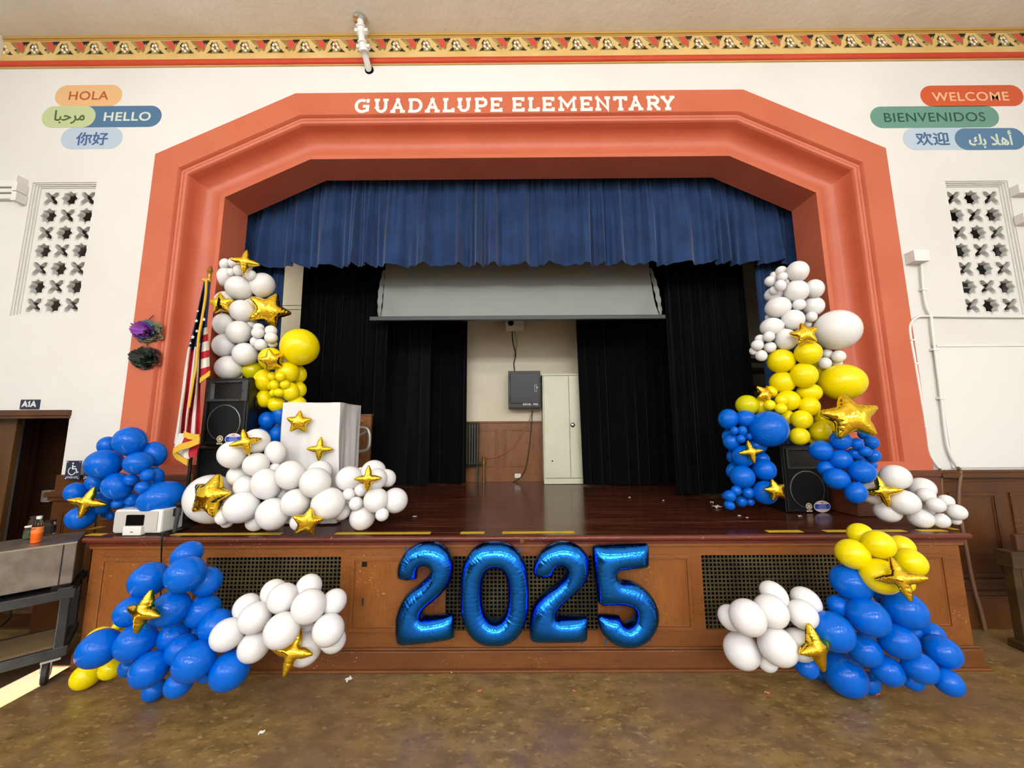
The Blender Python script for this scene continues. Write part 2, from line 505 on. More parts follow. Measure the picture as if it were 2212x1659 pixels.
def arch_path(d):
    """the arch outline, moved d towards the opening"""
    h0, zt, h1, zs = HO, 5.93, 2.66, 5.152
    sl = Vector((h0 - h1, 0, zt - zs)); n = math.hypot(sl.x, sl.z)
    # inset of the sloping side: keep the miter
    x0 = h0 - d
    zz = zt - d
    # sloping line: passes (h1, zt) and (h0, zs), shifted inwards by d
    nx, nz = (zt - zs) / n, (h0 - h1) / n
    c = nx * h1 + nz * zt - d
    x1 = (c - nz * zz) / nx
    z0 = (c - nx * x0) / nz
    return [(CX - x0, None), (CX - x0, z0), (CX - x1, zz), (CX + x1, zz), (CX + x0, z0), (CX + x0, None)]
WINL = (-5.567, -4.822, 3.217, 4.820)
WINR = (4.985, 5.70, 3.130, 4.750)
DOOR = (-5.75, -4.735, 0.0, 2.115)
hole = [(x, 0.05 if z is None else z) for x, z in arch_path(0.2)]
fw = MB()
fw.prism([rect(XL, XR, 0, ZC), hole, rect(*[WINL[i] for i in (0, 1, 2, 3)]), rect(*WINR), rect(DOOR[0], DOOR[1], 0.01, DOOR[3])], XZ(YW), 0, 0.2)
struct(fw, 'wall_front', M['wall'])

# ------------------------------------------------------------------ proscenium arch
Z0A = 1.50
prof = [(0, 3.87), (0, 3.825), (0.285, 3.825), (0.292, 3.835), (0.30, 3.862), (0.315, 3.868), (0.335, 3.852), (0.352, 3.848), (0.372, 3.855), (0.382, 3.87)]
for i in range(17):                                      # the hollow: steep near the outer edge, easing towards the opening
    t = math.pi * i / 16
    f = i / 16
    prof.append((0.385 + 0.355 * (0.5 - 0.5 * math.cos(t)), 3.88 + 0.20 * math.sin(t) ** 0.75 * (1 - .45 * f) + 0.10 * f))
prof += [(0.742, 3.97), (0.745, 3.905), (0.75, 3.90), (0.80, 3.90), (0.80, 4.27)]
def sweep_arch(profile, zb=Z0A):
    mb = MB(); vs = []; n = len(profile)
    for (d, y) in profile:
        for (x, z) in arch_path(d):
            vs.append((x, y, zb if z is None else z))
    fs = [(i * 6 + k, i * 6 + k + 1, (i + 1) * 6 + k + 1, (i + 1) * 6 + k) for i in range(n - 1) for k in range(5)]
    return mb.add(vs, fs)
arch = thing('proscenium_arch', (CX, 3.85, Z0A), 'wide coral painted octagonal arch with a hollow moulding framing the stage opening', 'arch')
so = sweep_arch(prof).build('moulding', M['coral'], arch)
so.data.polygons.foreach_set('use_smooth', [True] * len(so.data.polygons)); so.data.set_sharp_from_angle(angle=math.radians(28))
pf = MB()
for s in (-1, 1):                                        # plain foot of each jamb, and the wooden plinth under it
    xa, xb = CX + s * (HO + .001), CX + s * (HO - 0.797)
    x0, x1 = min(xa, xb), max(xa, xb)
    pf = MB().box(x0, x1, 3.824, 4.265, Z0A, Z0A + 0.09)
    pf.build('jamb_foot', M['coral'], arch)
    xa, xb = CX + s * (HO + .02), CX + s * (HO - 0.86)
    x0, x1 = min(xa, xb), max(xa, xb)
    pb = MB().box(x0, x1, 3.79, 4.27, 1.052, Z0A).box(x0 - .012, x1 + .012, 3.775, 4.27, 1.44, Z0A - 0.005).box(x0 - .01, x1 + .01, 3.78, 4.27, 1.052, 1.15)
    pb.build('plinth', M['plinthwood'], arch, bevel=0.006)

# lettering over the arch: slab capitals made of straight and bent strips
def glyph(ch):
    """strips (polylines) in a box 1 wide, 1 tall; s = slab serif half lengths"""
    arc = lambda cx, cy, rx, ry, a0, a1, n=9: [(cx + rx * math.cos(math.radians(a0 + (a1 - a0) * i / n)), cy + ry * math.sin(math.radians(a0 + (a1 - a0) * i / n))) for i in range(n + 1)]
    H = 0.10
    L, Rr, B, T = 0.12, 0.88, H, 1 - H
    g = {
        'G': [arc(.5, .5, .40, .40, 58, 300) + [(.86, .20), (.86, .48)], [(.55, .48), (.98, .48)], [(.88, .72), (.88, .98)]],
        'U': [[(.2, T), (.2, .42)] + arc(.5, .42, .30, .32, 180, 360) + [(.8, T)], [(.02, T), (.38, T)], [(.62, T), (.98, T)]],
        'A': [[(.18, B), (.5, T), (.82, B)], [(.3, .36), (.7, .36)], [(.0, B), (.34, B)], [(.66, B), (1, B)], [(.36, T), (.64, T)]],
        'D': [[(.2, B), (.2, T)], [(.02, T), (.55, T)] + arc(.5, .5, .38, .40, 75, -75) + [(.55, B), (.02, B)]],
        'L': [[(.25, B), (.25, T)], [(.02, T), (.5, T)], [(.02, B), (.92, B)], [(.92, 0), (.92, .3)]],
        'P': [[(.2, B), (.2, T)], [(.02, T), (.6, T)] + arc(.6, .66, .29, .24, 90, -90) + [(.2, .42)], [(.02, B), (.48, B)]],
        'E': [[(.2, B), (.2, T)], [(.02, T), (.92, T)], [(.02, B), (.94, B)], [(.2, .5), (.66, .5)], [(.9, .72), (.9, 1)], [(.92, 0), (.92, .28)], [(.66, .38), (.66, .62)]],
        'M': [[(.16, B), (.16, T), (.5, .34), (.84, T), (.84, B)], [(0, B), (.32, B)], [(.68, B), (1, B)], [(0, T), (.2, T)], [(.8, T), (1, T)]],
        'N': [[(.18, B), (.18, T), (.82, B), (.82, T)], [(0, B), (.38, B)], [(.62, T), (1, T)], [(0, T), (.2, T)]],
        'T': [[(.5, B), (.5, T)], [(.04, T), (.96, T)], [(.28, B), (.72, B)], [(.06, .7), (.06, 1)], [(.94, .7), (.94, 1)]],
        'R': [[(.2, B), (.2, T)], [(.02, T), (.58, T)] + arc(.58, .69, .26, .21, 90, -90) + [(.2, .48)], [(.52, .48), (.84, B)], [(.02, B), (.4, B)], [(.72, B), (1, B)]],
        'Y': [[(.14, T), (.5, .46), (.86, T)], [(.5, .46), (.5, B)], [(0, T), (.34, T)], [(.66, T), (1, T)], [(.28, B), (.72, B)]],
    }
    return g[ch]
def strip_letter(mb, strips, x, z, wd, ht, t, Y):
    for si, pl in enumerate(strips):
        Y += .0004
        P = [Vector((x + u * wd, z + v * ht)) for u, v in pl]
        n = len(P); Lp, Rp = [], []
        for i in range(n):
            d0 = (P[i] - P[i - 1]).normalized() if i else (P[1] - P[0]).normalized()
            d1 = (P[i + 1] - P[i]).normalized() if i < n - 1 else d0
            dm = (d0 + d1)
            dm = dm.normalized() if dm.length > 1e-4 else d0
            nn = Vector((-dm.y, dm.x)); k = t / 2 / max(0.5, nn.dot(Vector((-d0.y, d0.x))))
            Lp.append(P[i] + nn * k); Rp.append(P[i] - nn * k)
        for i in range(n - 1):
            q = [Rp[i], Rp[i + 1], Lp[i + 1], Lp[i]]
            yy = Y + .00015 * (i % 2)
            mb.hexa([(a.x, yy, a.y) for a in q], [(a.x, yy + .006, a.y) for a in q])
sign = thing('school_name_lettering', at(1110, 228, 3.82), 'white slab capitals reading GUADALUPE ELEMENTARY along the top of the coral arch', 'lettering')
LX = [(180, 270, 'G'), (297, 383, 'U'), (395, 482, 'A'), (500, 588, 'D'), (602, 690, 'A'), (708, 775, 'L'), (793, 878, 'U'), (898, 975, 'P'), (992, 1062, 'E'),
      (1123, 1195, 'E'), (1218, 1285, 'L'), (1303, 1375, 'E'), (1400, 1510, 'M'), (1530, 1602, 'E'), (1622, 1712, 'N'), (1735, 1810, 'T'), (1820, 1908, 'A'), (1928, 2010, 'R'), (2015, 2098, 'Y')]
for a, b, ch in LX:
    pxa, pxb = 700 + a / 2.765, 700 + b / 2.765
    yb = (676 - (676 - 657) * (a - 180) / 1880) / 2.765
    yt = (590 - (590 - 571) * (a - 180) / 1880) / 2.765
    p0, p1, p2 = at(pxa, yb, 3.818), at(pxb, yb, 3.818), at(pxa, yt, 3.818)
    mb = MB(); strip_letter(mb, glyph(ch), p0.x, p0.z, p1.x - p0.x, p2.z - p0.z, 0.037, 3.818)
    mb.build('letter', M['letter_white'], sign)

# ------------------------------------------------------------------ cornice with painted frieze
z_b, z_r0, z_r1, z_c1 = zat(136.5, YW - .02), zat(133.5, YW - .03), zat(122, YW - .03), zat(79.5, YW - .02)
tr = thing('trim_1', (CX, YW, z_b), None, None, kind='structure')
MB().box(XL, XR, YW - .02, YW, z_b, z_r0).build('bottom_bead', M['cream'], tr)
rb = MB()
vs = []
for x in (XL, XR):
    for i in range(9):
        t = math.pi * i / 8
        vs.append((x, YW - .02 - .03 * math.sin(t), z_r0 + (z_r1 - z_r0) * (0.5 - 0.5 * math.cos(t))))
rb.add(vs, [(i, i + 1, i + 10, i + 9) for i in range(8)]).box(XL, XR, YW - .02, YW, z_r0, z_r1)
rb.build('red_roll', M['redband'], tr, smooth=40)
MB().box(XL, XR, YW - .032, YW, z_r1, z_r1 + .014).box(XL, XR, YW - .02, YW, z_r1 + .014, z_c1).build('frieze_board', M['cream'], tr, bevel=0.003)
MB().box(XL, XR, YW - .026, YW, z_c1, z_c1 + .02).box(XL, XR, YW - .036, YW, z_c1 + .02, ZC).build('crown', M['ochre'], tr, bevel=0.004)
fz = MB()
TW, TH, ZT0 = 0.367, zat(81.5, YW - .02) - zat(110, YW - .02), zat(81.5, YW - .02)
ell = lambda cx, cy, rx, ry, a=0, n=12: [(cx + rx * math.cos(2 * math.pi * i / n) * math.cos(a) - ry * math.sin(2 * math.pi * i / n) * math.sin(a),
                                          cy + rx * math.cos(2 * math.pi * i / n) * math.sin(a) + ry * math.sin(2 * math.pi * i / n) * math.cos(a)) for i in range(n)]
motif = [
    (0, 0, [(0, 0), (.68, 0), (.60, .25), (.55, .5), (.54, .75), (.49, .9), (.42, .76), (.34, .92), (.19, .62), (.24, .48), (.13, .3)]),
    (1, 1, [(.15, .07), (.42, .05), (.49, .25), (.52, .55), (.51, .85), (.44, .63), (.31, .66), (.31, .42), (.25, .27)]),
    (2, 2, [(.42, .02), (.66, .01), (.635, .16), (.585, .18), (.605, .38), (.55, .2), (.51, .3), (.46, .15)]),
    (2, 2, [(.2, .62), (.29, .58), (.27, .68), (.215, .67)]),
    (0, 0, [(.585, 1), (.71, .72), (.69, .42), (.77, .12), (.83, .2), (.90, .07), (.99, .38), (1.0, .6), (1.1, .76), (1.2, 1)]),
    (1, 2, [(.765, .12), (.69, .4), (.755, .53), (.77, .45), (.73, .4), (.775, .26)]),
    (1, 2, [(.645, .95), (.70, .78), (.76, .72), (.785, .82), (.77, .95)]),
    (1, 2, [(.94, .82), (1.02, .89), (1.07, .70), (1.10, .86), (1.19, .96), (1.1, .98), (1.0, .94)]),
    (1, 4, ell(.865, .53, .05, .13)),
    (2, 3, ell(.80, .40, .035, .10, .0)), (2, 3, ell(.89, .37, .036, .11, -.25)), (2, 3, ell(.805, .65, .038, .11, -.25)),
    (2, 3, ell(.95, .62, .036, .12, -.25)), (2, 3, ell(.89, .81, .04, .09, .0)),
]
x0t = at(875 / 11.06 + 400, 80, YW).x
k0 = int((XL - x0t) / TW) - 1
for k in range(k0, k0 + 38):
    for lay, mi, poly in motif:
        pts = [(x0t + (k + u) * TW, ZT0 - v * TH) for u, v in poly]
        if min(p[0] for p in pts) < XL + .01 or max(p[0] for p in pts) > XR - .01: continue
        fz.prism([pts[::-1]], XZ(YW - .0215 - .0012 * lay), 0, 0.001, mi, back=False)
fz.build('painted_flowers', [M['fr_olive'], M['fr_red'], M['fr_black'], M['fr_white'], M['fr_brown']], tr)

# ------------------------------------------------------------------ pierced windows
def star8(cx, cz, a):                   # two crossed squares
    r2 = a * math.sqrt(2); ri = a * math.sqrt(2) * math.sqrt(2 - math.sqrt(2)) ; ri = a / math.cos(math.radians(22.5)) * 1.0
    return [(cx + (r2 if i % 2 == 0 else ri) * math.cos(math.radians(45 + 22.5 * i)), cz + (r2 if i % 2 == 0 else ri) * math.sin(math.radians(45 + 22.5 * i))) for i in range(16)]
def xshape(cx, cz, a):
    n, d = a * 0.52, a * 0.50
    return [(cx + x, cz + z) for x, z in ((a, -a), (a, -n), (a - d, 0), (a, n), (a, a), (n, a), (0, a - d), (-n, a), (-a, a), (-a, n), (-a + d, 0), (-a, -n), (-a, -a), (-n, -a), (0, -a + d), (n, -a))]
def lattice(name, W, shift):
    x0, x1, z0, z1 = W
    root = thing(name, ((x0 + x1) / 2, YW, z0), None, None, kind='structure')
    fr = MB()
    for k, (ins, y) in enumerate(((0.0, 0.0), (0.013, 0.016), (0.026, 0.032))):
        o = rect(x0 + ins, x1 - ins, z0 + ins, z1 - ins)
        i2 = ins + 0.013
        fr.prism([o, rect(x0 + i2, x1 - i2, z0 + i2, z1 - i2)], XZ(YW + 0.012 + y), 0, 0.09)
    fr.build('window_frame', M['grille_plaster'], root)
    p = 0.2155
    cx, cz = (x0 + x1) / 2 + shift, (z0 + z1) / 2 - 0.012
    holes, rims = [], []
    for r in range(7):
        for c in range(3):
            f = star8 if (r + c) % 2 else xshape
            a = 0.066 if f is star8 else 0.076
            holes.append(f(cx + (c - 1) * p, cz + (3 - r) * p, a))
            rims.append((f(cx + (c - 1) * p, cz + (3 - r) * p, a * 1.16), f(cx + (c - 1) * p, cz + (3 - r) * p, a * 1.04)))
    g = MB().prism([rect(x0 + .02, x1 - .02, z0 + .02, z1 - .02)] + holes, XZ(YW + 0.056), 0, 0.050)
    for a, b in rims: g.prism([a, b[::-1]], XZ(YW + 0.051), 0, 0.006, back=False)
    g.build('star_grille', M['grille_plaster'], root)
    MB().box(x0 - .1, x1 + .1, 4.75, 4.77, z0 - .1, z1 + .1).build('shade_sheet', M['black_void'], root)  # black sheet added for the shade of the wing behind the grille
    if shift < 0:
        MB().box(x0, x1, 4.2, 4.22, z0 + .47, z0 + .485).box(x0, x1, 4.2, 4.22, z0 + 1.07, z0 + 1.085).build('wire', M['white_paint'], root)
lattice('window_1', WINL, 0.018)
lattice('window_2', WINR, -0.012)

# ------------------------------------------------------------------ wainscot of the front wall, right and left of the stage
def raised_panel(mb, x0, x1, z0, z1, Y, m=0, b=0.035):
    """a sunk field inside a bolection frame, all on a plate that faces the hall"""
    mb.prism([rect(x0, x1, z0, z1), rect(x0 + b, x1 - b, z0 + b, z1 - b)], XZ(Y - .014), 0, .014, m)
    mb.prism([rect(x0 + b, x1 - b, z0 + b, z1 - b), rect(x0 + b * 1.5, x1 - b * 1.5, z0 + b * 1.5, z1 - b * 1.5)], XZ(Y - .006), 0, .006, m)
wr = MB().box(CX + HO + .02, XR, YW - .04, YW, 0, 1.50).box(3.88, CX + HO + .02, YW - .055, YW, 0, 1.05)
wr.box(CX + HO + .02, XR, YW - .085, YW, 1.43, 1.475).box(CX + HO + .02, XR, YW - .07, YW, 1.475, 1.50).box(CX + HO + .02, XR, YW - .06, YW, 1.395, 1.41)
wr.box(CX + HO + .02, XR, YW - .075, YW, 0, .30).box(CX + HO + .02, XR, YW - .065, YW, .30, .34).box(CX + HO + .02, XR, YW - .06, YW, .42, .45)
pxs = [at(2060, 1095, YW - .04).x, at(2155, 1095, YW - .04).x]
raised_panel(wr, 4.42, pxs[1], 0.47, 1.28, YW - .04)
raised_panel(wr, pxs[1] + .13, pxs[1] + .95, 0.47, 1.28, YW - .04)
struct(wr, 'baseboard_right', M['wainscot'], bevel=0.004)
wl = MB().box(DOOR[1], CX - HO - .02, YW - .04, YW, 0, 1.50).box(CX - HO - .02, -3.70, YW - .055, YW, 0, 1.05).box(DOOR[1] - .02, CX - HO, YW - .11, YW, 1.29, 1.335).box(DOOR[1] - .01, CX - HO, YW - .08, YW, 1.25, 1.29)
wl.box(DOOR[1], CX - HO - .02, YW - .075, YW, 0, .30).box(DOOR[1], CX - HO - .02, YW - .065, YW, .30, .34)
raised_panel(wl, DOOR[1] + .1, CX - HO - .1, .45, 1.16, YW - .04)
struct(wl, 'baseboard_left', M['wainscot'], bevel=0.004)

# ------------------------------------------------------------------ doorway on the left
dr = thing('door_1', (-5.2, YW, 0), None, None, kind='structure')
MB().box(XL + .01, DOOR[1] + .015, YW - .045, YW + .02, DOOR[3], DOOR[3] + .06).box(XL + .01, DOOR[1] + .01, YW - .03, YW + .02, DOOR[3] - .03, DOOR[3]).build('head_trim', M['wainscot'], dr, bevel=0.005)
pn = MB().box(XL, DOOR[1] + .3, 4.62, 4.68, 0, 2.4)
pn.box(DOOR[1], DOOR[1] + .02, YW + .2, 4.62, 0, 2.3)
pn.box(XL, DOOR[1] + .3, YW + .2, 4.68, 2.3, 2.36)
pn.build('dark_panelling', M['darkwood'], dr)
tx0, tx1 = at(45, 1000, 4.6).x, at(72, 1000, 4.6).x
MB().box(tx0, tx1, 4.575, 4.62, 0, 2.3).box(tx0 + .03, tx1 - .03, 4.555, 4.58, 0, 2.3).build('panel_strip', M['wainscot'], dr, bevel=0.006)
MB().box(DOOR[0], DOOR[1], YW - .012, YW + .26, 0.0, .022).build('threshold', M['darkwood'], dr)
lf = MB().box(XL + .02, at(27, 1000, 4.0).x, 3.98, 4.03, 0.01, 2.10)
lf.build('door_leaf', M['oak'], dr, bevel=0.006)
sw = thing('light_switch', at(97, 1075, 4.60), 'ivory light switch box on the dark panelling inside the left doorway', 'switch')
a, b = at(84, 1084, 4.55), at(107, 1060, 4.55)
MB().box(a.x, b.x, 4.56, 4.62, a.z, b.z).build('switch_box', M['ivory_plastic'], sw, bevel=0.004)
MB().box(a.x + .035, b.x + .004, 4.55, 4.56, a.z - .005, b.z + .005).build('switch_plate', M['white_plastic'], sw, bevel=0.003)

# ------------------------------------------------------------------ stage
HS, YF = 1.05, 3.225                                    # deck height, face of the stage front
SX0, SX1 = -3.60, 3.77
stage = thing('stage', (CX, YF, 0), 'raised wooden stage with a dark polished deck and panelled front with metal vent grilles', 'stage')
dk = MB().box(SX0 - .04, SX1 + .06, YF - .03, YW + .3, HS - .035, HS).box(-4.35, 5.9, 4.05, YB, HS - .2, HS - .0005)
dk.build('deck', M['deck'], stage)
ns = MB()
vs = []
for x in (SX0 - .05, SX1 + .07):
    for i in range(9):
        t = -math.pi / 2 + math.pi * i / 8
        vs.append((x, YF - .03 - .022 * math.cos(t), HS - .024 + .024 * math.sin(t)))
ns.add(vs, [(i, i + 1, i + 10, i + 9) for i in range(8)] + [tuple(range(8, -1, -1)), tuple(range(9, 18))])
ns.box(SX0 - .02, SX1 + .04, YF - .022, YF, HS - .075, HS - .048)
ns.build('nosing', M['nosing'], stage, smooth=40)
cv = MB().box(SX0 - .015, SX1 + .03, YF - .016, YF, HS - .10, HS - .075)
jx = at(1127, 1165, YF).x
cv.build('cove_strip', M['fascia'], stage, bevel=0.004)
MB().box(jx - .018, jx + .018, YF - .058, YF - .02, HS - .055, HS - .012).build('joint_block', M['basewood'], stage, bevel=0.004)
gx = [(at(440, 1280, YF).x, at(733, 1280, YF).x), (at(962, 1280, YF).x, at(1291, 1280, YF).x), (at(1520, 1280, YF).x, at(1823, 1280, YF).x)]
gz0, gz1 = at(1130, 1362, YF).z, at(1130, 1201, YF).z
zb0, zb1 = at(1130, 1402, YF).z, at(1130, 1449, YF - .03).z
ff = MB().prism([rect(SX0, SX1, 0.02, HS - .05)] + [rect(a, b, gz0, gz1) for a, b in gx], XZ(YF), 0, .04)
ff.box(SX0, SX0 + .04, YF + .04, YW, 0.02, HS - .05).box(SX1 - .04, SX1, YF + .04, YW, 0.02, HS - .05)
ff.build('front_frame', M['fascia'], stage)
for pa, pb in ((212, 420), (757, 947), (1308, 1494), (1843, 2051)):
    xa, xb = at(pa, 1280, YF).x, at(pb, 1280, YF).x
    fm = MB()
    raised_panel(fm, xa, xb, gz0 - .005, gz1 + .005, YF, b=.03)
    pl = fm.build('front_panel', M['fascia'], stage, bevel=0.004)
    MB().box(xa + .045, xb - .045, YF - .003, YF + .002, gz0 + .04, gz1 - .04).build('panel_field', M['panelwood'], pl)
q = at(788, 1216, YF)
MB().box(q.x - .024, q.x + .022, YF - .0045, YF, q.z - .03, q.z + .028).build('black_patch', M['black_plastic'], stage)
q = at(784, 1300, YF)
MB().box(q.x - .008, q.x + .008, YF - .006, YF, q.z - .03, q.z + .03).build('key_plate', M['dark_metal'], stage)
for a, b in gx:
    gm = MB()
    p, t = 0.0335, 0.0115
    nxg, nzg = int(round((b - a) / p)), int(round((gz1 - gz0) / p))
    px_, pz_ = (b - a) / nxg, (gz1 - gz0) / nzg
    for i in range(nxg + 1): gm.box(a + i * px_ - t / 2, a + i * px_ + t / 2, YF + .012, YF + .018, gz0, gz1)
    for j in range(nzg + 1): gm.box(a, b, YF + .0105, YF + .0165, gz0 + j * pz_ - t / 2, gz0 + j * pz_ + t / 2)
    g = gm.build('vent_grille', M['grille_brass'], stage)
    MB().box(a - .02, b + .02, YF + .10, YF + .11, gz0 - .02, gz1 + .02).build('vent_backing', M['black_void'], g)
bs = MB().box(SX0 - .02, SX1 + .03, YF - .02, YF, zb0 - .0, zb0 + .018).box(SX0 - .03, SX1 + .04, YF - .03, YF, zb1, zb0)
bs.box(SX0 - .045, SX1 + .055, YF - .05, YF, .018, zb1).box(SX0 - .055, SX1 + .065, YF - .062, YF, 0, .02)
bs.build('base_board', M['basewood'], stage, bevel=0.006)

# ------------------------------------------------------------------ greetings painted on the wall
def pill(name, px, col, words, wcol, wpx, label, lay, bold=0.010, hh=None, spacing=1.08):
    """px: left, right, top, bottom of the pill in the photograph; wpx: the same for its lettering"""
    Y = YW - .002 - .0015 * lay
    l, r = at(px[0], (px[2] + px[3]) / 2, Y), at(px[1], (px[2] + px[3]) / 2, Y)
    t, b = at((px[0] + px[1]) / 2, px[2], Y), at((px[0] + px[1]) / 2, px[3], Y)
    cx, cz, hw, hh = (l.x + r.x) / 2, (t.z + b.z) / 2, (r.x - l.x) / 2, (t.z - b.z) / 2
    root = thing('greeting_pill', (cx, Y, cz - hh), label, 'wall greeting', 'painted greeting pills on the white wall')
    MB().prism([rrect(cx, cz, hw, hh, hh * .995)], XZ(Y), 0, .002).build('pill', mat('pill_paint', col, 0.55), root)
    wl, wr_ = at(wpx[0], (wpx[2] + wpx[3]) / 2, Y), at(wpx[1], (wpx[2] + wpx[3]) / 2, Y)
    wt, wb = at((wpx[0] + wpx[1]) / 2, wpx[2], Y), at((wpx[0] + wpx[1]) / 2, wpx[3], Y)
    c = Vector(((wl.x + wr_.x) / 2, Y - .0012, (wt.z + wb.z) / 2))
    text_obj('lettering', words, wr_.x - wl.x, mat('pill_lettering', wcol, 0.55), root, c, height=wt.z - wb.z, bold=0.0 if bold < 0 else bold, spacing=spacing, thick=-bold if bold < 0 else 0.0)
s1 = lambda x, y: (80 + x / 7.9, 170 + y / 7.9)
def q1(a, b, c, d): return (80 + a / 7.9, 80 + b / 7.9, 170 + c / 7.9, 170 + d / 7.9)
def q2(a, b, c, d): return (1870 + a / 6.468, 1870 + b / 6.468, 170 + c / 6.468, 170 + d / 6.468)
pill('hola', q1(308, 1447, 107, 470), (232, 186, 132), 'HOLA', (178, 82, 34), q1(548, 1222, 216, 362), 'peach pill on the left wall with HOLA in rust capitals, topmost of its stack', 0)
pill('hello', q1(640, 2122, 465, 826), (76, 116, 152), 'HELLO', (214, 226, 208), q1(1145, 1942, 570, 722), 'blue pill on the left wall with HELLO in pale capitals', 0, bold=0.022)
pill('marhaba', q1(82, 996, 467, 830), (196, 208, 156), '\ufe8e\ufe92\ufea3\ufeae\ufee3', (74, 104, 52), q1(300, 812, 540, 768), 'pale green pill with dark green Arabic script overlapping the blue HELLO pill', 1, bold=-0.0042, spacing=1.0)
pill('nihao', q1(410, 1455, 826, 1200), (186, 204, 220), '你好', (70, 98, 150), q1(672, 1205, 918, 1132), 'light blue pill with blue Chinese characters, lowest of the left wall stack', 0, bold=-0.0042, spacing=1.0)
pill('welcome', q2(767, 2205, 92, 386), (208, 88, 44), 'WELCOME', (240, 190, 150), q2(925, 1997, 187, 312), 'orange red pill on the right wall with WELCOME in peach capitals', 0, bold=0.014)
pill('bienvenidos', q2(65, 1862, 383, 684), (104, 152, 136), 'BIENVENIDOS', (30, 78, 66), q2(255, 1668, 474, 602), 'long green pill on the right wall with BIENVENIDOS in dark green', 0, bold=0.006)
pill('huanying', q2(522, 1560, 686, 994), (190, 207, 222), '欢迎', (62, 104, 142), q2(705, 1162, 750, 928), 'pale blue pill with Chinese characters at the bottom of the right wall stack', 0, bold=-0.0042, spacing=1.0)
pill('ahlan', q2(1248, 2225, 690, 992), (84, 124, 158), '\ufed9\ufe91 \ufefc\ufeeb\u0623', (216, 228, 208), q2(1440, 2045, 728, 966), 'mid blue pill with pale Arabic script, lower right of the right wall stack', 1, bold=-0.0042, spacing=1.0)

# ------------------------------------------------------------------ pipes, raceways and boxes on the wall
p0, p1_, p2_ = at(797, 150, YW), at(791, 122, YW - .22), atz(778, 40, ZC)
pp = thing('sprinkler_pipe', p0, 'white painted pipe bending from the wall past the frieze up into the ceiling', 'pipe')
path = [p0 + Vector((0, .03, -.02)), p0 + Vector((0, -.10, .05)), p0 + Vector((-.004, -.2, .14)), Vector((p2_.x + .01, p2_.y + .02, 6.62)), p2_ + Vector((0, 0, .02))]
MB().tube(smooth_path(path, 6), 0.036, 14).build('pipe', M['white_paint'], pp, smooth=40)
for fpx, fy in ((783, 102), (775, 68)):
    best = min(smooth_path(path, 20), key=lambda q: abs(((H0 := (q - EYE)).dot(U_) / H0.dot(F_)) * -FPX + IH / 2 - fy))
    k = MB().lathe([(.04, -.055), (.055, -.05), (.055, -.035), (.046, -.03), (.046, .03), (.055, .035), (.055, .05), (.04, .055)], best, 16, M=(p2_ - p0).to_track_quat('Z', 'Y').to_matrix())
    for s in (-1, 1): k.box(best.x + s * .055 - .02, best.x + s * .055 + .02, best.y - .018, best.y + .018, best.z - .02, best.z + .02)
    k.build('coupling', M['white_paint'], pp, smooth=35)
MB().lathe([(.04, -.03), (.075, -.025), (.078, -.012), (.05, -.002)], p2_, 24).build('ceiling_flange', M['chrome'], pp, smooth=40)
MB().lathe([(.037, -.004), (.053, -.003), (.053, .003), (.037, .004)], p0 + Vector((.006, -.003, -.012)), 24, M=Matrix.Rotation(math.radians(90), 3, 'X')).build('hole_shade_ring', M['black_void'], pp)  # no hole is cut: a black ring paints in its shade

rw = thing('cable_raceway', at(40, 410, YW - .04), 'white surface raceway of three channels ending in junction boxes beside the left pierced window', 'raceway')
for a, b in ((390, 404), (408, 416), (420, 430)):
    z0, z1 = at(10, b, YW - .04).z, at(10, a, YW - .04).z
    MB().box(XL, at(33, 400, YW - .04).x, YW - .05, YW, z0, z1).build('channel', M['white_paint'], rw, bevel=0.006)
for (xa, xb, a, b) in ((36, 58, 376, 392), (28, 58, 391, 411), (26, 56, 412, 432)):
    q = at(xa, (a + b) / 2, YW - .09); r = at(xb, (a + b) / 2, YW - .02)
    MB().box(q.x, r.x, YW - .10, YW, at(45, b, YW - .1).z, at(45, a, YW - .1).z - .004).build('junction_box', M['white_paint'], rw, bevel=0.004)

cb = thing('conduit_box', at(1990, 553, YW - .06), 'white electrical box on the right wall feeding a long vertical conduit', 'junction box')
q0, q1_ = at(1973, 565, YW - .08), at(2006, 541, YW - .08)
MB().box(q0.x, q1_.x - .02, YW - .10, YW, q0.z, q1_.z).build('box', M['white_paint'], cb, bevel=0.004)
def wp(lst, off): return [at(x, y, YW - off) for x, y in lst]
MB().tube(smooth_path(wp([(1990, 563), (1994, 620), (2001, 662), (2011, 683), (2013, 705), (2020, 760), (2033, 860), (2044, 950), (2054, 985), (2069, 1010)], .03), 5), .013, 10).build('conduit', M['white_paint'], cb, smooth=40)
lowc = smooth_path(wp([(2069, 1010), (2075, 1022)], .07) + wp([(2071, 1060), (2072, 1100), (2088, 1190), (2103, 1265), (2120, 1325), (2133, 1383)], .11), 6)
MB().tube(lowc, .015, 10).build('lower_conduit', M['conduit_brown'], cb, smooth=40)
for y in (625, 755, 860):
    c = at({625: 1995, 755: 2019, 860: 2033}[y], y, YW - .03)
    MB().box(c.x - .028, c.x + .028, YW - .047, YW, c.z - .012, c.z + .012).build('strap', M['white_paint'], cb, bevel=0.003)
hc = thing('electrical_conduit', at(1966, 720, YW - .03), 'white conduit curving from beside the coral arch and running right under the pierced window', 'conduit')
pts = wp([(2030, 1012), (2020, 1000), (2008, 975), (2000, 920), (1978, 790), (1966, 720), (1968, 698), (1980, 686), (2000, 683)], .025) + wp([(2100, 684), (2260, 685)], .025)
MB().tube(smooth_path(pts, 6), .012, 10).build('conduit', M['white_paint'], hc, smooth=40)
